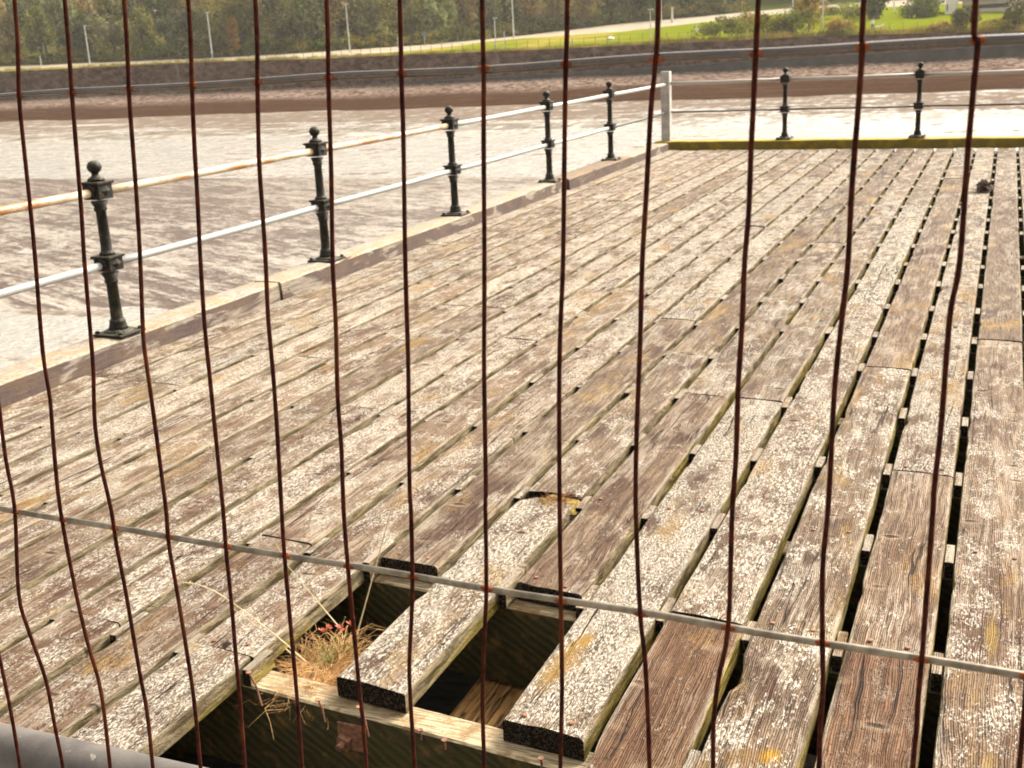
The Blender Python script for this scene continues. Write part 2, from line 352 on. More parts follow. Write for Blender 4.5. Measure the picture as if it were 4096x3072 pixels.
def mud_material():
    M = NM('wet_mud'); g = M.n('ShaderNodeNewGeometry').outputs['Position']
    rot = M.n('ShaderNodeVectorRotate'); rot.rotation_type = 'Z_AXIS'; rot.inputs['Angle'].default_value = math.radians(24); M.l(g, rot.inputs['Vector']); gr = rot.outputs[0]
    big = M.noise(M.vscale(g, (0.45, 1, 1)), 0.13, 5, 0.62)
    mid = M.math('ADD', M.math('MULTIPLY', M.noise(M.vscale(gr, (0.6, 1.0, 1)), 2.4, 5, 0.7, 0.5), 0.55), M.math('MULTIPLY', M.noise(M.vscale(gr, (0.7, 1.0, 1)), 8.0, 5, 0.75, 0.3), 0.45))
    rip = M.noise(M.vscale(gr, (0.13, 1.0, 1)), 2.1, 4, 0.58, 0.5)
    fine = M.noise(M.vscale(g, (0.7, 1, 1)), 6.0, 5, 0.7)
    Y = M.sep(g)[1]
    near = M.ramp(Y, 9, 30, 0.16, -0.02)
    rw = M.ramp(Y, 12, 32, 0.75, 0.25)
    t = M.math('ADD', M.math('ADD', M.math('MULTIPLY', mid, M.math('SUBTRACT', 1.0, rw)), M.math('MULTIPLY', rip, rw)), near)
    t = M.math('ADD', t, M.math('MULTIPLY', M.math('SUBTRACT', big, 0.5), 0.35))
    pale = M.ramp(t, 0.435, 0.565)
    col = M.mix(pale, (0.070, 0.040, 0.026), (0.40, 0.34, 0.275))
    col = M.mix(M.ramp(fine, 0.52, 0.68, 0, 0.45), col, (0.12, 0.085, 0.064))
    bankd = M.ramp(Y, 103.5, 106, 0, 1)
    peb = M.ramp(M.math('ADD', Y, M.math('MULTIPLY', M.math('SUBTRACT', big, 0.5), 14)), 121, 128)
    dark = M.mix(M.ramp(mid, 0.35, 0.65), (0.026, 0.0125, 0.007), (0.062, 0.033, 0.020))
    stones = M.mix(M.ramp(M.noise(M.vscale(g, (1, .8, 1)), 1.5, 5, 0.75), 0.40, 0.62), (0.040, 0.023, 0.017), (0.25, 0.185, 0.15))
    bcol = M.mix(peb, dark, stones)
    bcol = M.mix(M.ramp(M.noise(M.vscale(g, (0.15, 1, 1)), 0.9, 4, 0.6), 0.55, 0.66, 0, 0.6), bcol, (0.09, 0.055, 0.038))
    wn = M.noise(M.vscale(g, (0.9, 0.32, 1)), 1.0, 6, 0.72, 0.4)
    col = M.mix(M.ramp(Y, 66, 70, 0, 1), col, M.mix(M.ramp(wn, 0.42, 0.60), (0.40, 0.36, 0.31), (0.10, 0.066, 0.045)))
    weed = M.math('MULTIPLY', M.ramp(M.math('ABSOLUTE', M.math('SUBTRACT', M.math('ADD', Y, M.math('MULTIPLY', big, 14)), 86)), 2.0, 5.0, 1, 0), M.ramp(wn, 0.40, 0.56))
    col = M.mix(M.math('MULTIPLY', weed, 0.9), col, (0.085, 0.058, 0.022))
    col = M.mix(bankd, col, bcol)
    wet = M.math('MULTIPLY', pale, M.ramp(Y, 103, 106, 1, 0))
    rough = M.mix(bankd, M.mix(pale, (0.55,) * 3, (0.22,) * 3), (0.95,) * 3)
    h = M.math('ADD', M.math('MULTIPLY', rip, 1.0), M.math('ADD', M.math('MULTIPLY', mid, 0.9), M.math('MULTIPLY', fine, 0.45)))
    return M.P(Base_Color=col, Roughness=rough, Specular_IOR_Level=M.ramp(Y, 103, 106, 0.35, 0.0), Coat_Weight=M.math('MULTIPLY', wet, 0.55), Coat_Roughness=0.15, Coat_IOR=1.36, Normal=M.bump(h, 0.9, 0.20))
def wall_material():
    M = NM('quay_stone'); g = M.n('ShaderNodeNewGeometry').outputs['Position']
    n = M.noise(M.vscale(g, (0.6, 1, 1.2)), 1.4, 6, 0.7); b = M.noise(M.vscale(g, (1, 1, 0.3)), 0.5, 4, 0.6)
    vr = M.voro(M.vscale(g, (1.2, 1, 2.6)), 1.0, 'DISTANCE_TO_EDGE')
    col = M.mix(M.ramp(n, 0.35, 0.68), (0.046, 0.023, 0.016), (0.20, 0.118, 0.086))
    col = M.mix(M.ramp(b, 0.56, 0.72), col, (0.20, 0.145, 0.115))
    col = M.mix(M.ramp(vr, 0.0, 0.06, 0.6, 0), col, (0.05, 0.035, 0.028))
    return M.P(Base_Color=col, Roughness=1.0, Specular_IOR_Level=0.0, Normal=M.bump(n, 0.8, 0.08))
def grass_material(name, green, dry, mixv):
    M = NM(name); g = M.n('ShaderNodeNewGeometry').outputs['Position']
    n = M.noise(M.vscale(g, (0.6, 0.25, 1)), 0.16, 5, 0.65); f = M.noise(g, 2.2, 4, 0.7)
    t = M.ramp(M.sep(g)[0], -75, -25, 0.10, -0.12)
    col = M.mix(M.ramp(M.math('ADD', n, t), 0.52 - mixv, 0.66 - mixv), green, dry)
    col = M.mix(M.ramp(f, 0.3, 0.7), M.mix(0.4, col, (0.05, 0.06, 0.01)), col)
    return M.P(Base_Color=col, Roughness=1.0, Specular_IOR_Level=0.0, Normal=M.bump(f, 0.6, 0.1))
def leaf_material(name):
    M = NM(name)
    at = M.n('ShaderNodeVertexColor'); at.layer_name = 'col'
    d = M.n('ShaderNodeBsdfDiffuse'); t = M.n('ShaderNodeBsdfTranslucent'); mx = M.n('ShaderNodeMixShader'); mx.inputs[0].default_value = 0.32
    M.l(at.outputs['Color'], d.inputs['Color'])
    M.l(M.mix(1.0, at.outputs['Color'], (1.2, 1.15, 0.7), 'MULTIPLY'), t.inputs['Color'])
    M.l(d.outputs[0], mx.inputs[1]); M.l(t.outputs[0], mx.inputs[2]); M.l(mx.outputs[0], M.out.inputs['Surface'])
    return M.m

M_PLANK = plank_material()
M_JOIST = joist_material(); M_BOARD = board_material()
M_KERB = kerb_material('pale_edge_timber', (0.27, 0.235, 0.195), (0.135, 0.11, 0.088), (0.28, 0.175, 0.05), 0.4)
M_KERBD = kerb_material('worn_edge_timber', (0.15, 0.11, 0.08), (0.06, 0.042, 0.03), (0.22, 0.14, 0.05), 0.5)
M_MOSSK = kerb_material('mossy_edge_timber', (0.27, 0.185, 0.012), (0.13, 0.09, 0.008), (0.30, 0.20, 0.010), 0.9, (0.10, 0.075, 0.012))
M_WIRE = rust_wire_material(); M_GALV = galv_material(); M_TOPW = simple('rusty_galvanised_wire', (0.042, 0.025, 0.016), 0.22, 0, 0.5, 60, 0.3, 0.0006, 1.0); M_TUBE = tube_material(); M_IRON = iron_material()
M_WELD = simple('weld_rust', (0.17, 0.034, 0.005), 0.9, 0, 0.45, 250, 0.8, 0.001)
M_RUSTB = simple('rusty_iron', (0.19, 0.085, 0.045), 0.8, 0, 0.5, 60, 0.8, 0.002)
M_RAILR = rail_material('rusting_rail_paint', (0.46, 0.37, 0.26), (0.40, 0.165, 0.04), 0.15)
M_RAILW = rail_material('grey_white_rail_paint', (0.30, 0.305, 0.295), (0.30, 0.2, 0.1), -0.10)
M_RAILF = rail_material('white_rail_paint', (0.38, 0.355, 0.315), (0.3, 0.2, 0.12), -0.02, 0)
M_DARKR = simple('dark_lower_rail', (0.028, 0.026, 0.022), 0.6)
M_POSTW = simple('white_post_paint', (0.33, 0.31, 0.285), 0.7, 0, 0.22, 12, 0.4, 0.004)
M_BARK = simple('bark', (0.12, 0.09, 0.065), 0.9, 0, 0.4, 3, 0.8, 0.03)
M_LEAF = leaf_material('foliage')
M_POLE = simple('pale_pole_paint', (0.50, 0.49, 0.46), 0.6, 0, 0.15, 3)
M_WHITE = simple('white_paint', (0.78, 0.75, 0.69), 0.7, 0, 0.06, 1)
M_STRAW = simple('dry_straw', (0.50, 0.29, 0.11), 0.75, 0, 0.35, 60)
M_SOIL = simple('soil', (0.045, 0.032, 0.022), 0.95, 0, 0.5, 60, 1.0, 0.01)
M_MOSS = simple('ochre_moss', (0.17, 0.11, 0.015), 0.95, 0, 0.5, 90, 1.0, 0.006)

# ------------------------------------------------------------------ terrain, water, far bank
def fbm(x, y, s, o=4):
    return noise.fractal(Vector((x * s, y * s, 3.7)), 1.0, 2.0, o)
def lerp(t, xs, ys):
    if t <= xs[0]: return ys[0]
    for i in range(1, len(xs)):
        if t <= xs[i]: return ys[i - 1] + (ys[i] - ys[i - 1]) * (t - xs[i - 1]) / (xs[i] - xs[i - 1])
    return ys[-1]
def mud_z(x, y):
    if y > 92: y = y + 4.5 * fbm(x * .5, 3.3, 0.09, 4) * min(1, (y - 92) / 10)
    base = lerp(y, [0, 14, 26, 46, 53, 71, 75, 80, 84, 94, 104, 106, 120, 124, 139, 150], [-4.03, -4.02, -3.975, -3.97, -4.13, -4.13, -3.985, -3.985, -4.05, -4.07, -4.08, -3.97, -3.45, -3.3, -2.35, -2.3])
    if 73 < y < 86: base += .065 * max(0, 1 - abs(y - 79.5) / 6.5) * max(0, min(1, (x + 62) / 22))
    if y < 104: base += 0.085 * fbm(x * 0.35, y, 0.10, 5) + 0.02 * fbm(x, y, 0.9, 3)
    else: base += 0.10 * fbm(x * 0.5, y, 0.25, 4)
    return base
ys = [-6 + i * 0.9 for i in range(46)] + [36 + i * 0.95 for i in range(112)]
xs = [-270 + i * 1.9 for i in range(200)]
mb = MB()
mb.add([(x, y, mud_z(x, y)) for y in ys for x in xs], [(j * len(xs) + i, j * len(xs) + i + 1, (j + 1) * len(xs) + i + 1, (j + 1) * len(xs) + i) for j in range(len(ys) - 1) for i in range(len(xs) - 1)])
tag(mb.build('mudflat', mud_material(), smooth=True), kind='structure')
mb = MB(); mb.add([(-420, -60, -4), (260, -60, -4), (260, 112, -4), (-420, 112, -4)], [(0, 1, 2, 3)])
tag(mb.build('water', water_material()), kind='structure')

CX = [-1500, -800, 0, 800, 1300, 1700, 2048, 2500, 3043, 3300, 3700, 4096, 5000, 5800]
WT = [350, 325, 288, 250, 234, 217, 204, 183, 157, 144, 134, 126, 105, 90]
PF = [345, 318, 283, 246, 230, 198, 156, 125, 62, 40, 20, 0, -40, -70]
BK = [325, 295, 266, 234, 207, 180, 147, 93, 43, 20, -5, -25, -70, -100]
YF = [141, 141, 141, 141, 142, 155, 175, 190, 205, 215, 225, 235, 240, 240]
cols = [-1500 + i * 100 for i in range(74)]
def colpts(px):
    a = on_y(px, lerp(px, CX, WT), 139.6); yf = lerp(px, CX, YF)
    b = on_y(px, lerp(px, CX, PF), yf); c = on_y(px, lerp(px, CX, BK), yf + 14)
    return a, b, c
def strip(name, mat, rows, kind='structure'):
    m = MB(); n = len(rows[0])
    m.add([p for r_ in rows for p in r_], [(j * n + i, j * n + i + 1, (j + 1) * n + i + 1, (j + 1) * n + i) for j in range(len(rows) - 1) for i in range(n - 1)])
    return tag(m.build(name, mat, smooth=True), kind=kind)
A, B, Cc = zip(*[colpts(px) for px in cols])
rows = [[a.lerp(b, t) + Vector((0, 0, 0.25 * fbm(a.x + t * 30, a.y, 0.12) * (1 if 0 < t < 1 else 0))) for a, b in zip(A, B)] for t in (0, .2, .4, .6, .8, 1)]
strip('grass_bank', grass_material('bank_grass', (0.128, 0.152, 0.002), (0.25, 0.205, 0.035), -0.01), rows)
strip('path', simple('pale_path', (0.25, 0.20, 0.135), 0.9, 0, 0.18, 0.3, 0.2, 0.05), [[b for b in B], [c for c in Cc]])
def back(c, dy, dz): return Vector((c.x * (c.y + dy) / c.y, c.y + dy, c.z + dz))
strip('hill', grass_material('hill_undergrowth', (0.05, 0.06, 0.012), (0.14, 0.11, 0.03), 0.0), [list(Cc)] + [[back(c, dy, dz) for c in Cc] for dy, dz in ((8, 1.0), (25, 4), (60, 9), (150, 13), (300, 10))])

# quay wall along the far bank
foot = [Vector((a.x, 139.0, -2.9)) for a in A]
mb = MB(); n = len(A)
top0 = [Vector((a.x, 139.05, a.z + 0.02)) for a in A]; top1 = [Vector((a.x, 139.75, a.z + 0.02)) for a in A]; bk = [Vector((a.x, 139.75, -3.2)) for a in A]
R_ = [foot, [f.lerp(t, 0.5) + Vector((0, 0.01, 0)) for f, t in zip(foot, top0)], top0, top1, bk]
mb.add([p for r_ in R_ for p in r_], [(j * n + i, j * n + i + 1, (j + 1) * n + i + 1, (j + 1) * n + i) for j in range(4) for i in range(n - 1)])
tag(mb.build('quay_wall', wall_material()), 'long brown stone quay wall along the far bank above the mud', 'wall')
# dark toe apron at the foot of the wall, wider towards the right
mb = MB(); ap = []
for a, px in zip(A, cols):
    h = lerp(px, [1500, 2000, 2700, 3300, 4096, 5800], [0.05, 0.35, 0.75, 1.15, 1.5, 1.8])
    ap.append([Vector((a.x, 138.75, -3.0)), Vector((a.x, 138.8, -2.45 + h * 0.9)), Vector((a.x, 139.02, -2.35 + h * 0.9))])
idx = [i for i, px in enumerate(cols) if px >= 1500]
vv = [p for i in idx for p in ap[i]]; fs = []
for q in range(len(idx) - 1):
    for t in (0, 1): fs.append((q * 3 + t, (q + 1) * 3 + t, (q + 1) * 3 + t + 1, q * 3 + t + 1))
mb.add(vv, fs)
tag(mb.build('wall_footing', simple('dark_wet_footing', (0.055, 0.045, 0.044), 0.7, 0, 0.3, 0.8, 0.5, 0.05)), 'dark slate coloured wet footing along the base of the quay wall', 'footing')

# post and wire fence on top of the wall
ef = thing('wire_fence', 'thin post and wire fence along the top of the quay wall', 'fence', (-60, 140.3, 0.6))
M_FP = simple('fence_post', (0.10, 0.085, 0.06), 0.85)
xa = [a.x for a in A]; za = [a.z for a in A]
x = -122.0; tops = []
while x < -6:
    z = lerp(x, xa, za); m = MB(); h = 1.25 + random.uniform(-.06, .06)
    m.tube([(0, 0, -0.1), (random.uniform(-.04, .04), 0, h)], 0.035, 6); m.build('fence_post', M_FP, ef, (x, 140.3, z)); tops.append((x, z)); x += 1.5
for hh in (0.4, 0.8, 1.15):
    m = MB(); m.tube([(x - tops[0][0], 0, z - tops[0][1] + hh) for x, z in tops], 0.008, 4); m.build('fence_wire', M_FP, ef, (tops[0][0], 140.3, tops[0][1]))

# ------------------------------------------------------------------ trees and bushes
def leafmesh(name, V, Fc, Cl):
    me = bpy.data.meshes.new(name); me.from_pydata(V, [], Fc); me.update()
    at = me.color_attributes.new('col', 'FLOAT_COLOR', 'POINT')
    at.data.foreach_set('color', [c for q in Cl for c in q])
    return me
def crown(V, Fc, Cl, c, rx, ry, rz, n, size, col, rg, lobes=12, fill=0.5):
    L = []
    for i in range(lobes):
        th = rg.uniform(0, 2 * PI); zz = rg.uniform(-0.75, 0.95); q = math.sqrt(max(0, 1 - zz * zz)) * rg.uniform(0.35, 0.8)
        L.append((Vector((q * math.cos(th), q * math.sin(th), zz * 0.72)), rg.uniform(0.26, 0.54), rg.uniform(0.5, 1.5)))
    for i in range(n):
        lc, lr, lb = rg.choice(L)
        d = Vector((rg.gauss(0, 1), rg.gauss(0, 1), rg.gauss(0, 1))).normalized() * (lr * rg.uniform(fill, 1.08))
        p = lc + d; p = Vector((c[0] + p.x * rx, c[1] + p.y * ry, c[2] + p.z * rz))
        nn = (d.normalized() + Vector((rg.gauss(0, .45), rg.gauss(0, .45), rg.gauss(0, .45) + .15))).normalized(); a = nn.cross(Vector((rg.gauss(0, 1), rg.gauss(0, 1), rg.gauss(0, 1)))).normalized(); b = nn.cross(a)
        s1 = size * rg.uniform(0.5, 1.2); s2 = s1 * rg.uniform(0.5, 0.9)
        k = len(V)
        V += [tuple(p + a * s1), tuple(p + b * s2), tuple(p - a * s1 * 0.9), tuple(p - b * s2)]
        Fc.append((k, k + 1, k + 2, k + 3))
        f = lb * rg.uniform(0.75, 1.25); h = rg.uniform(-0.12, 0.12)
        q = (col[0] * f * (1 + h), col[1] * f, col[2] * f * (1 - h), 1)
        Cl += [q] * 4
def trunk(m, base, h, r, rg, lean=0.05, limbs=5):
    b = Vector(base); tip = b + Vector((rg.uniform(-lean, lean) * h, rg.uniform(-lean, lean) * h, h))
    mid = b.lerp(tip, .5) + Vector((rg.uniform(-.03, .03) * h, 0, 0))
    m.tube([b - Vector((0, 0, .3)), b.lerp(mid, .5), mid, tip], [r * 1.25, r, r * .75, r * .25], 7)
    for i in range(limbs):
        s = b.lerp(tip, rg.uniform(.3, .8)); th = rg.uniform(0, 2 * PI); l = h * rg.uniform(.2, .4)
        e = s + Vector((math.cos(th) * l, math.sin(th) * l, l * rg.uniform(.5, 1)))
        m.tube([s, s.lerp(e, .5) + Vector((0, 0, -.05 * l)), e], [r * .45, r * .3, r * .1], 5)
rg = random.Random(5)
V, Fc, Cl = [], [], []; tm = MB()
PAL = [(0.135, 0.132, 0.040), (0.105, 0.112, 0.036), (0.16, 0.148, 0.050), (0.135, 0.128, 0.062), (0.10, 0.108, 0.048), (0.20, 0.155, 0.062), (0.075, 0.085, 0.042)]
def hill_pt(px, dy):
    yf = lerp(px, CX, YF); c = on_y(px, lerp(px, CX, BK), yf + 14)
    return back(c, dy, lerp(dy, [0, 8, 25, 60, 150], [0, 1.0, 4, 9, 13]))
for row, (dy, hmin, hmax, step) in enumerate(((5, 7, 12, 95), (13, 11, 16, 105), (24, 12, 18, 115), (40, 13, 18, 140))):
    px = -900
    while px < 5000:
        if not (row == 0 and 3000 < px < 4500):
            b = hill_pt(px + rg.uniform(-30, 30), dy + rg.uniform(-2, 2)); h = rg.uniform(hmin, hmax); r = rg.uniform(2.6, 4.0)
            col = rg.choice(PAL)
            f = rg.uniform(1.0, 1.75); col = tuple(x * f for x in col)
            trunk(tm, b, h * .8, .22, rg)
            crown(V, Fc, Cl, (b.x, b.y, b.z + h * .5), r, r, h * .56, (1700, 1500, 1100, 700)[row], .36, col, rg, 12)
        px += step * rg.uniform(.75, 1.25)
px = -600                                                   # scrub and brambles along the wood's foot
while px < 3000:
    b = hill_pt(px, 1.2 + rg.uniform(-.6, 1.5)); h = rg.uniform(.8, 2.6)
    col = rg.choice([(0.17, 0.135, 0.025), (0.10, 0.115, 0.022), (0.15, 0.13, 0.03), (0.09, 0.10, 0.025)])
    crown(V, Fc, Cl, (b.x, b.y, b.z + h * .4), h * 1.3, h * .9, h * .7, 260, .21, col, rg, 7)
    px += rg.uniform(16, 34)
me = leafmesh('woodland', V, Fc, Cl)
wd = tag(link('woodland', me, M_LEAF), kind='stuff', label='dense mixed woodland covering the hillside behind the far bank', cat='woodland')
tw = tm.build('woodland_trunks', M_BARK, wd); tw['kind'] = 'stuff'

def bush(name, label, px, py, y, wpx, hpx, col, n=900, leaf=.2, group=None, cat='bush', trunk_h=0, seed=0):
    rgb = random.Random(100 + seed); b = on_y(px, py, y); s = (b - CAM).dot(CD) / F
    W, H = wpx * s * 1.2, hpx * s * 1.12
    t = thing(name, label, cat, b, group)
    V, Fc, Cl = [], [], []
    crown(V, Fc, Cl, (0, 0, H * .46), W * .52, W * .45, H * .58, int(n * 1.9), leaf, tuple(q * 1.1 for q in col), rgb, 15)
    link('crown', leafmesh('crown', V, Fc, Cl), M_LEAF, t, b)
    m = MB(); trunk(m, (0, 0, 0), H * .7, max(.06, H * .025), rgb, .05, 4); m.build('trunk', M_BARK, t, b)
    return t
BG = 'bushes on the far bank'
bush('bush', 'low mid green bush at the left end of the far bank thicket', 2880, 148, 143, 170, 72, (0.125, 0.135, 0.028), 900, .17, BG, seed=1)
bush('bush', 'brownish green bush in the middle of the far bank thicket', 3000, 148, 147, 140, 92, (0.17, 0.135, 0.04), 900, .17, BG, seed=2)
bush('bush', 'yellow green bramble bush in the far bank thicket behind the wire fence', 3090, 146, 144, 130, 84, (0.16, 0.15, 0.026), 800, .17, BG, seed=3)
bush('bush', 'dark green rounded bush at the right end of the far bank thicket', 3185, 142, 145, 150, 92, (0.085, 0.095, 0.024), 1000, .17, BG, seed=4)
bush('small_tree', 'small tree with orange tinted top rising out of the far bank thicket', 3235, 120, 152, 110, 130, (0.21, 0.145, 0.04), 900, .2, None, 'tree', seed=5)
bush('bush', 'pale green hedge like bush at the back edge of the lawn', 3385, 74, 182, 190, 50, (0.15, 0.16, 0.035), 900, .2, BG, seed=6)
bush('small_tree', 'dark leafy tree with trunk behind the left end of the lawn', 3510, 84, 178, 120, 150, (0.075, 0.085, 0.025), 1300, .24, None, 'tree', seed=7)
bush('bush', 'big dark green domed bush just left of the pale house', 3690, 82, 178, 150, 80, (0.080, 0.095, 0.030), 1500, .22, BG, seed=8)
bush('small_tree', 'grey green cone shaped young tree in front of the pale house porch', 3862, 141, 141.5, 92, 100, (0.14, 0.135, 0.055), 1100, .16, None, 'tree', seed=9)
bush('small_tree', 'slim young tree in front of the right half of the pale house', 4062, 130, 141.5, 84, 118, (0.115, 0.115, 0.045), 900, .16, None, 'tree', seed=10)
bush('bush', 'straw coloured clump of tall grass at the right end of the lawn', 3770, 132, 141, 110, 40, (0.27, 0.20, 0.06), 600, .14, BG, seed=11)
bush('bush', 'dull yellow clump of dry stems behind the wire fence left of the lawn', 3365, 134, 141, 120, 52, (0.28, 0.20, 0.06), 700, .14, BG, seed=12)
bush('bush', 'low tawny scrub under the pale wall of the house', 3985, 118, 142.5, 200, 44, (0.20, 0.17, 0.04), 700, .15, BG, seed=13)
bush('autumn_tree', 'tree with rusty orange autumn leaves in the far wood', 2095, 128, 196, 130, 190, (0.27, 0.14, 0.045), 900, .34, None, 'tree', seed=14)
bush('shrub', 'small orange brown shrub at the foot of the far wood', 945, 225, 156, 62, 130, (0.25, 0.15, 0.035), 500, .2, None, 'shrub', seed=15)

# straw coloured rough grass along the wall top
rg = random.Random(31); V, Fc, Cl = [], [], []
px = -700
while px < 5200:
    b = on_y(px, lerp(px, CX, WT), 139.6); b.y += rg.uniform(.3, 1.6); h = rg.uniform(.25, .75) * (1.3 if px > 2600 else .8)
    col = rg.choice([(0.27, 0.20, 0.06), (0.22, 0.185, 0.045), (0.31, 0.235, 0.09), (0.16, 0.15, 0.03)])
    for q in range(34):
        x0 = b.x + rg.gauss(0, .4); y0 = b.y + rg.gauss(0, .25); hh = h * rg.uniform(.5, 1.2); dx = rg.uniform(-.25, .25); w_ = rg.uniform(.03, .07); k = len(V)
        V += [(x0 - w_, y0, b.z - .05), (x0 + w_, y0 + .03, b.z - .05), (x0 + dx, y0 + rg.uniform(-.1, .1), b.z + hh)]; Fc.append((k, k + 1, k + 2)); f = rg.uniform(.7, 1.25); Cl += [(col[0] * f, col[1] * f, col[2] * f, 1)] * 3
    px += rg.uniform(6, 16)
tag(link('verge_grass', leafmesh('verge_grass', V, Fc, Cl), M_LEAF), kind='stuff', label='straw coloured rough grass along the top of the quay wall', cat='grass')

# pale poles along the far bank
def pole(px, py, y, tpx, tpy, r=.075, label='', head=True):
    b = on_y(px, py, y); tp = on_y(tpx, tpy, y)
    t = thing('lamp_post' if head else 'marker_post', label, 'lamp post' if head else 'post', b, 'pale poles along the far bank')
    h = tp.z - b.z; m = MB()
    m.tube([(0, 0, -.2), (0, 0, h * .3), (0, 0, h)], [r * 1.2, r, r * .8], 8); m.build('pole', M_POLE, t, b)
    if head:
        m = MB(); m.box(-.22, .35, -.1, .1, h + .01, h + .13, bev=.03); m.build('lamp_head', M_POLE, t, b)
    else:
        m = MB(); m.lathe([(r * 1.3, h + .01), (r * 1.3, h + .10), (r * .4, h + .16)], 8); m.build('cap', M_POLE, t, b)
pole(165, 261, 141, 158, 227, .07, 'short pale post at the far left end of the bank', False)
pole(361, 265, 140.9, 334, 106, .085, 'tall pale pole on the bank behind the second and third mesh wires from the left')
pole(850, 234, 140.9, 827, 52, .09, 'tall pale pole on the bank beside the small orange brown shrub')
pole(1399, 204, 143, 1380, 19, .09, 'tall white pole on the bank left of the blue sign')
pole(1594, 190, 150, 1594, 155, .06, 'short pale post just left of the blue sign', False)
pole(1984, 207, 140.9, 1978, 75, .085, 'white pole standing on the wall, left of the tall pole by the rusty orange tree')
pole(2020, 200, 141, 2019, 131, .06, 'short pale post between two white poles on the bank', False)
pole(2055, 148, 178, 2050, -60, .12, 'very tall white pole beside the rusty orange tree')
pole(2288, 188, 141, 2288, 165, .08, 'small white marker post on the wall top by the lawn', False)
pole(2603, 177, 141, 2603, 40, .07, 'thin white pole in front of the pale path where it starts to climb')
pole(2645, 90, 200, 2645, -60, .10, 'tall slim pole behind the pale path')
pole(2689, 86, 201, 2689, 34, .20, 'short thick grey post behind the pale path', False)
pole(3171, 40, 216, 3175, -60, .12, 'tall pole behind the far bank thicket')
pole(3290, 137, 141, 3294, 4, .08, 'white pole right of the far bank thicket')
pole(3442, 56, 192, 3445, -60, .09, 'pale pole between the hedge and the dark leafy tree')
pole(3575, 40, 205, 3575, -60, .12, 'pale pole between the dark leafy tree and the domed bush')
b = on_y(1700, 183, 152); tpp = on_y(1701, 136, 152); t = thing('blue_sign', 'small round blue sign on a pole at the foot of the wood', 'sign', b); h = tpp.z - b.z
m = MB(); m.tube([(0, 0, -.2), (0, 0, h)], .045, 8); m.build('pole', M_POLE, t, b)
m = MB(); m.lathe([(.24, -.02), (.24, .02)], 18)
o = m.build('disc', simple('blue_enamel', (0.03, 0.16, 0.42), 0.5), t, b + Vector((0, -.07, h))); o.rotation_euler = (PI / 2, 0, 0)

# pale house behind the lawn
HY = 190.0
hb = on_y(3735, 74, HY)
house = thing('pale_house', 'pale rendered house with a dark long window above the lawn', 'house', hb)
def hrect(x0, y0, x1, y1, yy):       # picture rectangle standing on the plane y = yy
    a, c = on_y(x0, y1, yy), on_y(x1, y0, yy); return a.x, c.x, min(a.z, c.z), max(a.z, c.z)
M_HW = simple('pale_render', (0.55, 0.47, 0.40), 0.85, 0, 0.08, 1.0, .2, .01)
M_HD = simple('dark_glass', (0.018, 0.018, 0.024), 0.25, 0, 0.1, 1)
M_HP = simple('pinkish_render', (0.50, 0.33, 0.28), 0.85, 0, 0.1, 1.0)
M_ROOF = simple('roof_slate', (0.09, 0.075, 0.07), 0.8, 0, 0.25, 2.0)
def hpart(name, mat, x0, y0, x1, y1, front, depth, parent=house):
    X0, X1, Z0, Z1 = hrect(x0, y0, x1, y1, front)
    m = MB(); m.box(0, X1 - X0, 0, depth, 0, Z1 - Z0, bev=.02); return m.build(name, mat, parent, (X0, front, Z0))
hpart('wall', M_HW, 3845, -70, 4420, 86, HY, 9)
hpart('upper_wall', M_HP, 3833, -66, 4424, 8, HY - .25, .24)
hpart('long_window', M_HD, 3848, 11, 4036, 38, HY - .06, .05)
hpart('side_window', M_HD, 4066, 8, 4130, 22, HY - .06, .05)
hpart('parapet', simple('parapet_render', (0.50, 0.43, 0.37), 0.85, 0, 0.1, 1), 3868, 41, 4424, 68, HY - .9, .3)
po = hpart('porch', M_WHITE, 3779, -62, 3832, 72, HY - 1.2, 3)
hpart('porch_window', M_HD, 3786, 18, 3792, 44, HY - 1.23, .025, po)
hpart('wing_wall', M_WHITE, 3738, -60, 3778, 14, HY + 1.5, 4)
X0, X1, Z0, Z1 = hrect(3730, -70, 4430, -69, HY)
m = MB(); W_ = X1 - X0
m.add([(0, -1, 0), (W_, -1, 0), (W_, 10, 0), (0, 10, 0), (0, 4.5, 4), (W_, 4.5, 4)], [(0, 1, 5, 4), (2, 3, 4, 5), (1, 2, 5), (3, 0, 4), (3, 2, 1, 0)])
m.build('roof', M_ROOF, house, (X0, HY, Z1 + .02))

# tiny far figures: skinned continuous bodies
def skin_body(name, joints, edges, mat, loc, parent=None, sub=1):
    me = bpy.data.meshes.new(name); me.from_pydata([j[:3] for j in joints], edges, []); me.update()
    o = link(name, me, mat, parent, loc)
    md = o.modifiers.new('skin', 'SKIN'); md.use_smooth_shade = True
    for i, j in enumerate(joints): me.skin_vertices[0].data[i].radius = (j[3], j[3])
    me.skin_vertices[0].data[0].use_root = True
    s_ = o.modifiers.new('sub', 'SUBSURF'); s_.levels = s_.render_levels = sub
    return o
pb = on_y(3489, 122, 150)
def person_mat():
    M = NM('white_top_dark_trousers'); z = M.sep(M.coord('Object'))[2]
    c = M.mix(M.ramp(z, .70, .72), (0.03, 0.03, 0.035), (0.75, 0.72, 0.68)); c = M.mix(M.ramp(z, 1.17, 1.19), c, (0.42, 0.27, 0.19))
    return M.P(Base_Color=c, Roughness=.8)
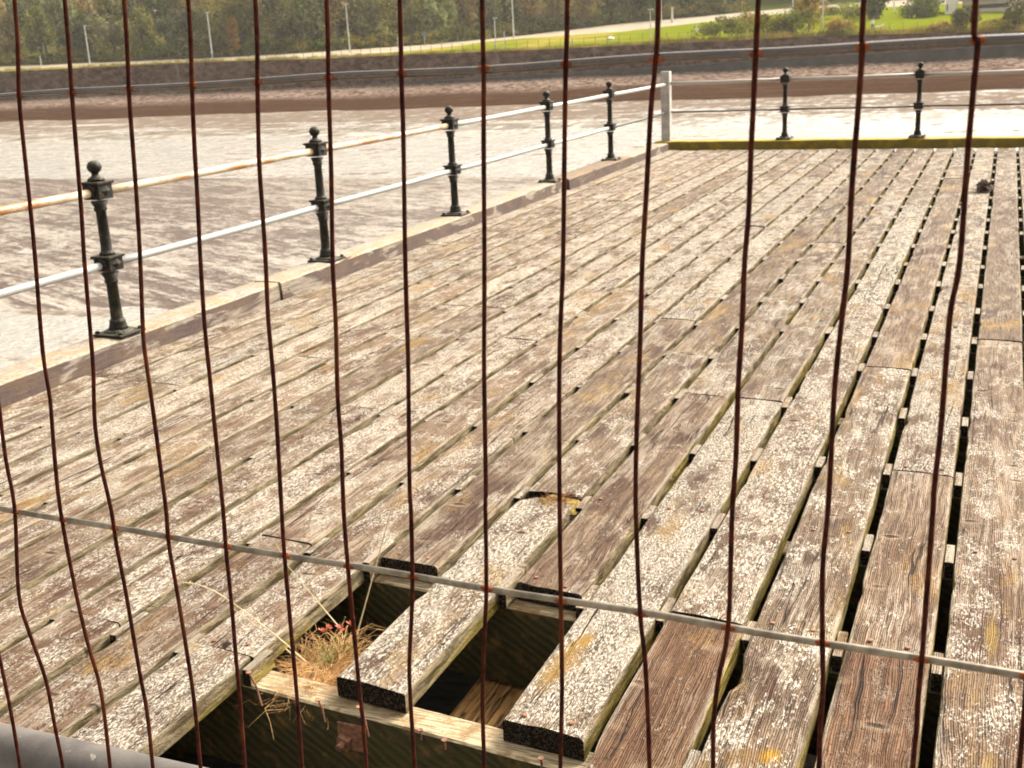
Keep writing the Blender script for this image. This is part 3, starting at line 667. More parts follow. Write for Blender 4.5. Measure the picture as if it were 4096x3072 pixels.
pe = skin_body('person', [(0, 0, .74, .13), (0, 0, .95, .13), (0, 0, 1.12, .14), (0, 0, 1.22, .05), (0, -.01, 1.30, .08), (0, -.01, 1.40, .085), (.16, 0, 1.10, .05), (.2, -.05, .88, .04), (.18, -.15, .70, .035), (-.16, 0, 1.10, .05), (-.2, -.05, .88, .04), (-.18, -.14, .70, .035), (.08, 0, .62, .085), (.09, -.02, .36, .06), (.09, 0, .06, .045), (.09, -.12, .03, .04), (-.08, 0, .62, .085), (-.09, -.02, .36, .06), (-.09, 0, .06, .045), (-.09, -.12, .03, .04)],
    [(0, 1), (1, 2), (2, 3), (3, 4), (4, 5), (2, 6), (6, 7), (7, 8), (2, 9), (9, 10), (10, 11), (0, 12), (12, 13), (13, 14), (14, 15), (0, 16), (16, 17), (17, 18), (18, 19)], person_mat(), pb)
m = MB(); m.lathe([(.04, -.02), (.085, .0), (.09, .05), (.05, .09), (.01, .1)], 12); m.build('hair', simple('dark_hair', (0.03, 0.02, 0.015), .7), pe, pb + Vector((0, .01, 1.40)))
tag(pe, 'person in a white top and dark trousers standing on the lawn', 'person')
db = on_y(3514, 124, 150)
dg = skin_body('dog', [(0, 0, .45, .13), (.28, 0, .47, .15), (.40, 0, .62, .08), (.52, 0, .72, .08), (.66, 0, .68, .04), (-.25, 0, .46, .12), (-.42, 0, .56, .03), (-.5, 0, .68, .02), (.26, .09, .28, .05), (.27, .09, .15, .035), (.28, .09, .03, .035), (.26, -.09, .28, .05), (.27, -.09, .15, .035), (.28, -.09, .03, .035), (-.24, .09, .30, .06), (-.33, .09, .17, .035), (-.29, .09, .03, .035), (-.24, -.09, .30, .06), (-.33, -.09, .17, .035), (-.29, -.09, .03, .035), (.49, .05, .82, .025), (.49, -.05, .82, .025)],
    [(0, 1), (1, 2), (2, 3), (3, 4), (0, 5), (5, 6), (6, 7), (1, 8), (8, 9), (9, 10), (1, 11), (11, 12), (12, 13), (5, 14), (14, 15), (15, 16), (5, 17), (17, 18), (18, 19), (3, 20), (3, 21)], simple('white_fur', (0.72, 0.69, 0.62), .9), db)
tag(dg, 'white dog on the lawn beside the person in white', 'dog')
def stone(px, py, y, sx, sz, label, seed):
    b = on_y(px, py, y); bm = bmesh.new(); bmesh.ops.create_icosphere(bm, subdivisions=3, radius=1)
    for v in bm.verts:
        f = 1 + .22 * noise.noise(v.co * 1.4 + Vector((seed, 0, 0))); v.co = Vector((v.co.x * sx * f, v.co.y * sx * .8 * f, max(-.1, v.co.z * f + .75) * sz))
    me = bpy.data.meshes.new('stone'); bm.to_mesh(me); bm.free()
    tag(link('white_stone', me, M_WHITE, None, b, True), label, 'stone')
stone(2441, 160, 151, .5, .22, 'wide low white stone lying on the green bank', 1)
stone(2788, 128, 160, .22, .46, 'upright white stone beside the far bank thicket', 5)
gb = on_y(619, 42, 130); gm = MB()
gm.lathe([(.01, -.28), (.05, -.2), (.09, -.05), (.085, .08), (.05, .18), (.055, .24), (.02, .3), (.005, .34)], 10)
gm.add([(0.06, 0, .1), (.25, .02, .16), (.5, .05, .02), (.27, .03, .0), (.06, 0, -.08)], [(0, 1, 2, 3, 4)]); gm.add([(-0.06, 0, .1), (-.25, .02, .16), (-.5, .05, .02), (-.27, .03, 0), (-.06, 0, -.08)], [(4, 3, 2, 1, 0)])
g_ = gm.build('gull', M_WHITE, None, gb, True); g_.rotation_euler = (math.radians(70), .3, .6)
tag(g_, 'white gull in flight in front of the dark wood', 'bird')

# ------------------------------------------------------------------ the pier
pier = thing('wooden_pier', 'weathered timber pier deck of long gapped planks with two broken openings', 'pier', (-2.4, 3.0, -.13))
DZ = -.13; TH = .06; PW = .232
def yrow(x, j): return 3.015 + .735 * j - .09 * (x + .06)
def kx(k): return -.06 - .268 * k
def plank_mesh(wd, ln, seed, slope=-.09, jag0=0.0, jag1=0.0, th=TH, cup=.0015, chips=None):
    rg = random.Random(seed); n = max(3, int(ln / .07)); sec = [(0, -th), (0, -.009), (.003, -.003), (.010, 0), (wd * .3, cup), (wd * .5, cup * 1.3), (wd * .7, cup), (wd - .010, 0), (wd - .003, -.003), (wd, -.009), (wd, -th)]
    m = MB(); so = rg.uniform(0, 99); ns = len(sec); chipl = [(rg.uniform(0, ln), rg.choice((0, 1)), rg.uniform(.004, .013), rg.uniform(.02, .07)) for _ in range(int(ln * 1.6))] + (chips or [])
    vs = []
    for i in range(n + 1):
        y = ln * i / n; tw = .002 * noise.noise(Vector((so, y * .6, 2)))
        el = .0035 * noise.noise(Vector((so, y * 3.1, 0))); er = .0035 * noise.noise(Vector((so + 9, y * 3.1, 0)))
        for q, (x, z) in enumerate(sec):
            xx = x; zz = z + tw * (x / wd - .5) * 2 + .0012 * noise.noise(Vector((so + x * 30, y * 9, 4)))
            e = el if q <= 3 else (er if q >= 7 else 0); xx += e
            for (cy, sd, dp, wy) in chipl:
                f = math.exp(-((y - cy) / wy) ** 2) * dp
                if sd == 0 and 1 <= q <= 3: xx += f; zz -= f * .6
                if sd == 1 and 7 <= q <= 9: xx -= f; zz -= f * .6
            yy = y + slope * x
            if i == 0: yy += jag0 * (noise.noise(Vector((so, x * 22, 1))) + .4 * noise.noise(Vector((so, x * 70, 7)))) + rg.uniform(0, .002)
            if i == n: yy += jag1 * (noise.noise(Vector((so, x * 22, 5))) + .4 * noise.noise(Vector((so, x * 70, 9)))) - rg.uniform(0, .002)
            vs.append((xx, yy, zz))
    fs = []
    for i in range(n):
        for q in range(ns - 1): fs.append((i * ns + q, (i + 1) * ns + q, (i + 1) * ns + q + 1, i * ns + q + 1))
        fs.append((i * ns + ns - 1, (i + 1) * ns + ns - 1, (i + 1) * ns, i * ns))
    fs.append(tuple(range(ns))); fs.append(tuple(n * ns + q for q in range(ns - 1, -1, -1)))
    m.add(vs, [f[::-1] for f in fs]); return m.mesh('plank')
CUTS = {-8: [-9], -7: [-9], -6: [-9], -5: [-9, 6], -4: [-9, 5, 13], -3: [-9, 2, 11], -2: [-9, 7, 14], -1: [-9, 4, 12], 0: [-9, 5, 13], 1: [-9, 0, 2, 8, 14], 2: [-9, 4, 9, 15], 3: [-9, 0, 6, 12],
        4: [-1, 3, 8, 14], 5: [0, 3, 9, 15], 6: [-1, 1, 4, 10, 16], 7: [0, 5, 11], 8: [-9, -1, 4, 10, 15], 9: [-9, 0, 6, 12], 10: [-9, -1, 4, 9, 15], 11: [-9, 2, 8, 13], 12: [-9, 5, 10, 16],
        13: [-9, 1, 5, 12], 14: [-9, 3, 9, 14], 15: [-9, 1, 6, 12], 16: [-9, 2, 7, 13], 17: [-9, 3, 9, 15], 18: [-9, 2, 8, 14]}
def far_y(x): return 17.86 - .065 * (x + 4.8)
rg = random.Random(21)
KNOTS = {(2, 0): [(.165, 1.62, .035, .045, (0.36, 0.19, 0.012)), (.10, 1.60, .06, .05, (0.16, 0.09, 0.03)), (.13, 1.28, .09, .16, (0.22, 0.15, 0.06))],
         (4, 0): [(.075, .46, .035, .05, (0.34, 0.19, 0.02)), (.06, .30, .05, .18, (0.32, 0.19, 0.05)), (.11, 1.30, .05, .16, (0.25, 0.16, 0.06))],
         (1, 0): [(.14, 1.70, .10, .035, (0.10, 0.05, 0.025)), (.05, 1.2, .06, .25, (0.26, 0.11, 0.03))],
         (0, 0): [(.12, 2.4, .022, .14, (0.26, 0.17, 0.05)), (.12, 1.7, .02, .12, (0.24, 0.16, 0.05))]}
npl = 0
for k in sorted(CUTS):
    cuts = CUTS[k]
    for i, j in enumerate(cuts):
        x0 = kx(k) + rg.uniform(-.003, .003)
        y0 = .85 if j == -9 else yrow(x0, j) + .0510
        y1 = far_y(x0) + .1 if i == len(cuts) - 1 else yrow(x0, cuts[i + 1]) + .0475
        jag0 = jag1 = .0022
        if (k, j) == (6, -1): jag1 = .13; y1 -= .055
        if (k, j) == (6, 1): jag0 = .09; y0 += .03
        if (k, j) in ((4, -1), (6, -1), (5, 0), (7, 0)): jag0 = .006
        wd_ = PW + rg.uniform(-.005, .004)
        me = plank_mesh(wd_, y1 - y0, 1000 + k * 37 + i, -.09, jag0, jag1, TH + .004, rg.uniform(-.001, .003))
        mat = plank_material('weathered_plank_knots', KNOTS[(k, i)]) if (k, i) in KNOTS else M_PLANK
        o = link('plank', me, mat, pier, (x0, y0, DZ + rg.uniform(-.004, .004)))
        red = max(0, rg.gauss(.05, .13)); lich = rg.choice((.1, .35, .5, .65, .75, .9)) + rg.uniform(-.06, .06); lite = rg.uniform(.48, .80)
        if (k, j) == (3, -9): red, lich, lite = .85, .15, .42; o['label'] = 'smooth reddish brown plank with long drying cracks'
        if (k, j) == (1, -9): red, lich, lite = .85, .45, .60; o['label'] = 'rust stained reddish plank'
        if (k, j) in ((4, -1), (6, -1)): red, lich, lite = .0, 1.0, .62
        if (k, j) in ((10, -9), (9, -9), (11, -9)): red, lich, lite = .38, .65, .48
        if (k, j) == (8, -9): red, lich, lite = .1, .95, .62
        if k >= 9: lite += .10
        if k >= 13: lite += .15; lich = max(lich, .6)  # leftmost planks: grazing sheen painted in as extra lightness and lichen
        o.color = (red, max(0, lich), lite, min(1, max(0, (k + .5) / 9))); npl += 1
print('planks', npl)
# joists
for j in range(-3, 21):
    m = MB(); xa_, xb_ = -5.02, 2.15; d = .105
    def jp(x, dy, z): return (x, -.09 * (x + .06) + dy, z)
    P8 = [jp(xa_, 0, -.290), jp(xb_, 0, -.290), jp(xb_, d, -.290), jp(xa_, d, -.290), jp(xa_, 0, 0), jp(xb_, 0, 0), jp(xb_, d, 0), jp(xa_, d, 0)]
    N_ = 40; vs = []; fs = []
    for i in range(N_ + 1):
        x = xa_ + (xb_ - xa_) * i / N_; e = [.003 * noise.noise(Vector((x * 5, j, q))) for q in range(4)]
        vs += [jp(x, e[0], -.29), jp(x, 0 + e[1], -.006), jp(x, .006, e[2] * .3), jp(x, d - .006, e[3] * .3), jp(x, d, -.006), jp(x, d, -.29)]
    for i in range(N_):
        for q in range(6): fs.append((i * 6 + q, (i + 1) * 6 + q, (i + 1) * 6 + (q + 1) % 6, i * 6 + (q + 1) % 6))
    fs += [tuple(range(5, -1, -1)), tuple(N_ * 6 + q for q in range(6))]
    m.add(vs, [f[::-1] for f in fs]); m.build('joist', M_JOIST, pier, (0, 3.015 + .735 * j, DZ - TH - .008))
# bearers and piles underneath
for x in (-4.7, -3.1, -.55, 1.5):
    m = MB(); m.box(-.12, .12, .6, 17.9, -.35, 0, bev=.01); m.build('bearer', M_JOIST, pier, (x, 0, DZ - TH - .302))
    for y in (3.4, 6.4, 9.4, 12.4, 15.4, 17.6):
        m = MB(); m.tube([(0, 0, -4.6), (0, 0, 0)], .15, 12); m.build('pile', M_JOIST, pier, (x, y, DZ - TH - .655))
# spacer blocks in the gaps: the nearest hundred as parts, the rest one part
blocks = []
for k in range(-8, 19):
    for j in range(-2, 20):
        if rg.random() < .06 or (k in (4, 5, 6, 7) and j <= -1): continue
        xg = kx(k) + PW; y = yrow(xg, j) - .012
        if k == 18: continue
        blocks.append((math.hypot(xg + .6, y - 1.6) + (4 if k < -1 else 0), xg, y, k, j))
blocks.sort(); rest = MB()
for q, (d_, xg, y, k, j) in enumerate(blocks):
    L = rg.uniform(.12, .17); top = rg.uniform(-.016, -.003); x0 = xg + .005; x1 = xg + .268 - PW - .004
    if (k, j) in ((8, 0), (6, 0)): top = .012; L = .20; y -= .02
    if q < 100:
        m = MB(); m.box(-(x1 - x0) / 2, (x1 - x0) / 2, 0, L, -.062 - .0, top, bev=.003)
        o = m.build('spacer_block', M_PLANK, pier, ((x0 + x1) / 2, y, DZ)); o.color = (0, rg.uniform(.3, .9), rg.uniform(.75, 1.0), 1)
    else: rest.box(x0, x1, y - 3, y - 3 + L, -.062, top)
# cheeks at the two opening corners sit proud
o = rest.build('spacer_blocks', M_PLANK, pier, (0, 3, DZ)); o['kind'] = 'stuff'; o.color = (0, .6, .75, 1)
# edge timbers
def edge(name, mat, pts, wd, h, seed, label=None):
    a, b = Vector(pts[0]), Vector(pts[1]); d = (b - a); ln = d.length; d.normalize(); s = Vector((d.y, -d.x, 0)); n = max(4, int(ln / .12))
    vs = []; sec = [(-.5, -1), (-.5, -.10), (-.46, 0), (0, .02), (.42, -.01), (.485, -.09), (.5, -1)]
    for i in range(n + 1):
        for q, (u_, v_) in enumerate(sec):
            j_ = .010 * noise.noise(Vector((seed + q * 3, i * .45, 0))) + (.012 * noise.noise(Vector((seed, i * .2, q))) if q in (4, 5) else 0)
            p = d * (ln * i / n) + s * (u_ * wd + (j_ if q < 6 else 0)); p.z = v_ * h + (j_ * .7 if 0 < q < 6 else 0); vs.append(tuple(p))
    ns = len(sec); fs = [(i * ns + q, (i + 1) * ns + q, (i + 1) * ns + (q + 1) % ns, i * ns + (q + 1) % ns) for i in range(n) for q in range(ns)]
    fs += [tuple(range(ns - 1, -1, -1)), tuple(n * ns + q for q in range(ns))]
    m = MB(); m.add(vs, [f[::-1] for f in fs]); o = m.build(name, mat, pier, a)
    if label: o['label'] = label
    return o
KX = -4.955
edge('edge_beam', M_KERB, [(KX, .85, 0), (KX, 6.985, 0)], .245, .14, 1, 'pale edge timber with dark peeling patches')
edge('edge_beam', M_KERB, [(KX + .012, 7.0, .004), (KX, 13.15, 0)], .245, .14, 2, 'pale edge timber spotted with dark chips')
edge('edge_beam', M_KERBD, [(KX + .02, 13.17, .006), (KX + .01, 15.75, .01)], .29, .145, 3, 'dark worn edge timber')
edge('edge_beam', M_KERB, [(KX, 15.77, -.01), (KX, 17.86, -.01)], .25, .13, 4, 'pale edge timber next to the corner post')
edge('edge_beam', M_MOSSK, [(-5.1, 18.165, .0), (2.2, 17.69, .0)], .27, .142, 5, 'yellow green mossy edge timber across the end')
# nails and bolt at the openings
NB = lambda x, y: (1000 + x * .63291, 2022 + y * .63291)
for (bx, by, h, lx) in ((70, 1228, .085, -.028), (470, 1330, .05, -.012), (745, 1420, .07, -.018), (1845, 1660, .03, 0), (1080, 1440, .012, 0), (1230, 1500, .010, .002)):
    p = on_z(*NB(bx, by), DZ - TH - .008); m = MB()
    m.tube([(0, 0, -.02), (lx * .4, 0, h * .5), (lx, -.004, h)], .0030, 7); m.lathe([(.0085, h), (.0085, h + .003)], 10, (lx, -.004, 0))
    m.build('nail', M_RUSTB, pier, p)
for k, j in ((7, 0), (5, 0), (4, -1), (3, 0), (1, 0), (6, -1), (2, 0), (0, 1), (3, 1), (2, 1), (1, 2), (4, 1), (5, 1), (8, -1), (9, 0)):
    for u_ in (.055, .175):
        x = kx(k) + u_ + rg.uniform(-.01, .01); m = MB(); m.lathe([(.0075, -.004), (.0075, .0018), (.003, .003)], 9)
        m.build('nail', M_RUSTB, pier, (x, yrow(x, j) + .085 + rg.uniform(-.01, .02), DZ + .003))
m = MB(); m.box(-.042, .042, -.008, 0, -.042, .042, bev=.002); pl_ = m.build('bolt_plate', M_RUSTB, pier, (-1.595, yrow(-1.6, -1) - .001, -.272))
m = MB(); m.box(-.019, .019, -.028, -.0085, -.019, .019, bev=.002); m.tube([(0, -.028, 0), (0, -.05, 0)], .010, 10); bh = m.build('bolt_head', M_RUSTB, pl_, (-1.612, yrow(-1.6, -1) - .001, -.285)); bh.rotation_euler = (0, .25, 0)
# tawny board lying under the right-hand opening
bd = MB(); me = plank_mesh(.185, 2.0, 77, 0, .01, .01, .04); o = link('loose_board', me, M_BOARD, None, (-1.555, 2.0, -.505))
tag(o, 'tawny orange board lying below the right hand opening in the deck', 'board')
# quay apron the fence stands on, behind the pier
m = MB(); m.box(-12, 6, -12, .8, -4.5, -.14); tag(m.build('pavement', simple('apron_concrete', (0.25, 0.23, 0.20), .9, 0, .2, 4)), kind='structure')

# ------------------------------------------------------------------ railings
def railing_post(parent, loc, rot=0):
    z = Vector(loc)
    m = MB(); m.lathe([(.056, .035), (.050, .05), (.045, .075), (.046, .085), (.040, .092), (.034, .105), (.031, .32), (.038, .325), (.038, .335), (.033, .343), (.050, .385)], 20)
    m.lathe([(.045, .495), (.042, .505), (.034, .515), (.031, .52), (.028, .755), (.036, .762), (.036, .772), (.032, .78), (.048, .815)], 20)
    o = m.build('railing_post', M_IRON, parent, loc, True); o.rotation_euler.z = rot; o.scale = (1.08, 1.08, 1.0)
    def sub(nm, mb_, sm=False): q = mb_.build(nm, M_IRON, o, z, sm); return q
    b = MB(); b.box(-.105, .105, -.105, .105, .002, .018, bev=.006); b.lathe([(.085, .018), (.075, .03), (.058, .036)], 16)
    for sx in (-1, 1):
        for sy in (-1, 1): b.lathe([(.014, .018), (.014, .032), (.006, .036)], 6, (sx * .082, sy * .082, 0))
    sub('base_plate', b)
    for (z0, z1) in ((.386, .494), (.816, .936)):
        b = MB(); b.box(-.056, .056, -.056, .056, z0 + .012, z1 - .012, bev=.006)
        b.box(-.066, .066, -.066, .066, z1 - .020, z1 - .004, bev=.004)
        for sx in (-1, 1):                       # raised diamond bosses on the faces
            b.add([(sx * .056, -.038, (z0 + z1) / 2), (sx * .056, 0, (z0 + z1) / 2 + .038), (sx * .056, .038, (z0 + z1) / 2), (sx * .056, 0, (z0 + z1) / 2 - .038), (sx * .070, 0, (z0 + z1) / 2)], [(0, 1, 4), (1, 2, 4), (2, 3, 4), (3, 0, 4)] if sx < 0 else [(1, 0, 4), (2, 1, 4), (3, 2, 4), (0, 3, 4)])
        for sy in (-1, 1): b.tube([(0, sy * .05, (z0 + z1) / 2), (0, sy * .074, (z0 + z1) / 2)], .036, 14)
        sub('collar', b)
    b = MB(); b.lathe([(.048, .934), (.044, .95), (.026, .960), (.018, .972), (.021, .982), (.034, .995), (.040, 1.012), (.040, 1.016), (.038, 1.026), (.030, 1.042), (.016, 1.051), (.004, 1.053)], 18)
    sub('finial', b, True)
    return o
rl = thing('railing', 'black cast iron post railing with rusty upper rail down the left side of the pier', 'railing', (-4.95, 5.4, 0), 'railings round the pier')
PY = [0.60, 2.97, 5.403, 7.843, 10.274, 12.909, 15.284, 18.10]
for y in PY[:-1]: railing_post(rl, (KX + .01, y, .003))
for i in range(len(PY) - 1):
    L = PY[i + 1] - PY[i]
    for nm, z, r_, mt in (('upper_rail', .872, .0255, M_RAILR if i < 4 else M_RAILF), ('lower_rail', .438, .0235, (M_RAILW if i < 5 else (M_RAILF if i == 5 else M_DARKR)))):
        if nm == 'lower_rail' and i == 6: r_ = .018
        m = MB(); m.tube([(0, q * L / 8, -.004 * math.sin(PI * q / 8)) for q in range(9)], r_, 14); m.build(nm, mt, rl, (KX + .01, PY[i] + .0, z), True)
fr = thing('railing', 'black cast iron post railing with white upper rail across the far end of the pier', 'railing', (-3.07, 18.06, 0), 'railings round the pier')
FPX = [(-4.94, 18.19)] + [(-3.07 + i * 1.922, 18.06 - i * .128) for i in range(3)]
for (x, y) in FPX[1:]: railing_post(fr, (x, y, .006), -.07)
FPX += [(2.3, 17.72)]
for i in range(len(FPX) - 1):
    (xa1, ya1), (xb1, yb1) = FPX[i], FPX[i + 1]; d = Vector((xb1 - xa1, yb1 - ya1, 0)); st = d * (.04 if i == 0 else 0)
    for nm, z, r_, mt in (('upper_rail', .885, .025, M_RAILF), ('lower_rail', .445, .013, M_DARKR)):
        m = MB(); m.tube([tuple(st), tuple(d * .5 + Vector((0, 0, -.004))), tuple(d)], r_, 12); m.build(nm, mt, fr, (xa1, ya1, z), True)
m = MB(); m.box(-.07, .07, -.07, .07, -.10, 1.07, bev=.006)
for z in (.44, .875): m.tube([(0, -.069, z), (0, -.082, z)], .04, 12)
tag(m.build('corner_post', M_POSTW, None, (-4.945, 18.19, 0)), 'square whitish timber post at the far left corner of the pier', 'post')

# ------------------------------------------------------------------ debris and plants on the deck
def blades(m, base, n, spread, hmin, hmax, rad, rg, droop=.6, z0=0):
    for _ in range(n):
        th = rg.uniform(0, 2 * PI); r0 = abs(rg.gauss(0, spread * .35)); b = Vector(base) + Vector((r0 * math.cos(th), r0 * math.sin(th) * 1.3, z0)); h = rg.uniform(hmin, hmax); th2 = th + rg.uniform(-1, 1); L = h * rg.uniform(.4, 1.4) * droop
        pts = []
        for q in range(7):
            t = q / 6; th2 += rg.uniform(-.28, .28); pts.append(b + Vector((math.cos(th2) * L * t * t, math.sin(th2) * L * t * t, h * (t - .62 * droop * t * t * rg.uniform(.7, 1.3)))) + Vector((rg.uniform(-.005, .005), rg.uniform(-.005, .005), rg.uniform(-.003, .003)))); 
        m.tube(pts, [rad, rad, rad, rad * .9, rad * .8, rad * .6, rad * .3], 4, caps=False)
rg = random.Random(8)
TB = Vector((-1.84, 2.66, -.255))
tuft = thing('grass_tuft', 'dry straw coloured grass tuft growing in the left hand opening of the deck', 'grass tuft', TB)
m = MB(); bm = bmesh.new(); bmesh.ops.create_icosphere(bm, subdivisions=4, radius=1)
for v in bm.verts:
    f = 1 + .35 * noise.fractal(v.co * 2.2, 1, 2, 4); v.co = Vector((v.co.x * .085 * f, v.co.y * .17 * f, v.co.z * .07 * f - .05))
me = bpy.data.meshes.new('soil'); bm.to_mesh(me); bm.free(); link('soil', me, M_SOIL, tuft, TB, True)
m = MB()
blades(m, (.0, .03, -.02), 420, .17, .07, .17, .0009, rg, 1.0)
blades(m, (.03, -.06, -.01), 330, .13, .06, .14, .0009, rg, 1.15)
blades(m, (.05, -.125, .02), 140, .10, .04, .10, .0008, rg, 1.2)
blades(m, (.07, -.175, .065), 36, .05, .012, .04, .0008, rg, 1.3)
m.build('blades', M_STRAW, tuft, TB)
m = MB(); blades(m, (.01, .06, 0), 60, .10, .06, .12, .0014, rg, .5); m.build('green_grass', simple('green_blades', (0.16, 0.16, 0.03), .7), tuft, TB)
def stem(p0, p1, sag, r_=.0026, head=False):
    a, b = Vector(p0), Vector(p1); m = MB(); n = 9
    pts = [a.lerp(b, q / n) + Vector((0, 0, sag * 4 * (q / n) * (1 - q / n))) - TB for q in range(n + 1)]
    m.tube(pts, [r_ * (1 - .55 * q / n) for q in range(n + 1)], 5)
    if head:
        for q in range(26):
            t = 1 - .25 * rg.random(); c = a.lerp(b, t) + Vector((0, 0, sag * 4 * t * (1 - t))) - TB
            m.tube([c, c + Vector((rg.uniform(-.012, .012), rg.uniform(-.012, .012), -.004 + rg.uniform(-.006, .006)))], [.0007, .0003], 3)
    m.build('stem', M_STRAWP, tuft, TB)
M_STRAWP = simple('pale_straw', (0.58, 0.47, 0.27), .7, 0, .2, 60)
def tz(px, py, y): return on_y(px, py, y)
stem(on_y(1427, 2540, 2.72), on_y(1583, 1972, 2.78), .0, .0027)
stem(on_y(1350, 2500, 2.74), on_y(1150, 2262, 2.80), .0, .0023)
stem(on_y(1150, 2262, 2.80), on_y(1105, 2175, 2.83), .0, .0009)
stem(on_y(1270, 2690, 2.66), on_y(900, 2390, 2.60), .012, .0025)
stem(on_y(900, 2390, 2.60), on_y(728, 2328, 2.56), .012, .0018, True)
stem(on_y(1240, 2680, 2.68), on_y(930, 2432, 2.64), .008, .0018)
stem(on_y(1205, 2640, 2.70), on_y(1045, 2480, 2.66), .006, .0008)
stem(on_y(930, 2560, 2.62), on_y(750, 2522, 2.60), .002, .0006)
M_RL = simple('red_leaf', (0.30, 0.045, 0.014), .6, 0, .35, 120)
for (px, py) in ((1310, 2510), (1358, 2514), (1403, 2500), (1290, 2528), (1418, 2530)):
    p = on_y(px, py, 2.76); m = MB()
    for q in range(7):
        th = q * .9 + rg.random(); a = Vector((math.cos(th) * .018, math.sin(th) * .012, rg.uniform(-.006, .014))); s_ = Vector((-math.sin(th) * .007, math.cos(th) * .007, .004))
        m.add([(0, 0, 0), tuple(a * .5 + s_), tuple(a), tuple(a * .5 - s_)], [(0, 1, 2, 3)])
    m.build('red_leaf', M_RL, tuft, p)
# rotten joint with moss and wiry grass in the middle of the deck
RB = Vector((-1.515, 3.865, -.150))
rt = thing('moss_tuft', 'brown grass and ochre moss growing from a rotten plank joint mid deck', 'moss tuft', RB)
bm = bmesh.new(); bmesh.ops.create_icosphere(bm, subdivisions=4, radius=1)
for v in bm.verts:
    f = 1 + .4 * noise.fractal(v.co * 2.5, 1, 2, 4); v.co = Vector((v.co.x * .085 * f, v.co.y * .10 * f - v.co.x * .007, v.co.z * .020 * f))
me = bpy.data.meshes.new('moss'); bm.to_mesh(me); bm.free(); link('moss', me, M_MOSS, rt, RB, True)
m = MB(); blades(m, (.0, .01, .005), 130, .09, .03, .075, .0009, rg, .9); m.build('blades', simple('brown_wiry_grass', (0.22, 0.095, 0.03), .8, 0, .4, 80), rt, RB)
# dead weed clump on the deck at right
DB = Vector((-.15, 12.98, DZ + .006)); m = MB()
dc = thing('debris_clump', 'dark brown clump of dead weed and bark lying on the deck at right', 'debris', DB)
bm = bmesh.new(); bmesh.ops.create_icosphere(bm, subdivisions=4, radius=1)
for v in bm.verts:
    f = 1 + .75 * noise.fractal(v.co * 2.0 + Vector((4, 0, 0)), 1, 2, 4); v.co = Vector((v.co.x * .085 * f, v.co.y * .11 * f, max(0, v.co.z * .10 * f + .06)))
me = bpy.data.meshes.new('clod'); bm.to_mesh(me); bm.free(); M_CLOD = simple('clod', (0.060, 0.038, 0.027), .9, 0, .6, 30, 1, .02); dc.scale = (.68, .68, .68); link('clod', me, M_CLOD, dc, DB)
for q in range(34):
    th = rg.uniform(0, 2 * PI); L = rg.uniform(.08, .2); w_ = rg.uniform(.008, .022); p0 = Vector((rg.uniform(-.05, .05), rg.uniform(-.08, .08), rg.uniform(.02, .13))); d = Vector((math.cos(th), math.sin(th), rg.uniform(-.3, .7))); s_ = Vector((-math.sin(th), math.cos(th), rg.uniform(-.5, .5))) * w_
    vs = []
    for i in range(6):
        t = i / 5; c = p0 + d * L * t + Vector((0, 0, -.10 * t * t)); c.z = max(c.z, .002); r = s_ * (1 - .7 * t) * (1 if i % 2 else .7); vs += [tuple(c + r), tuple(c - r)]
    m.add(vs, [(2 * i, 2 * i + 2, 2 * i + 3, 2 * i + 1) for i in range(5)])
m.build('dead_leaves', simple('dead_leaf', (0.105, 0.062, 0.042), .85, 0, .5, 40), dc, DB)

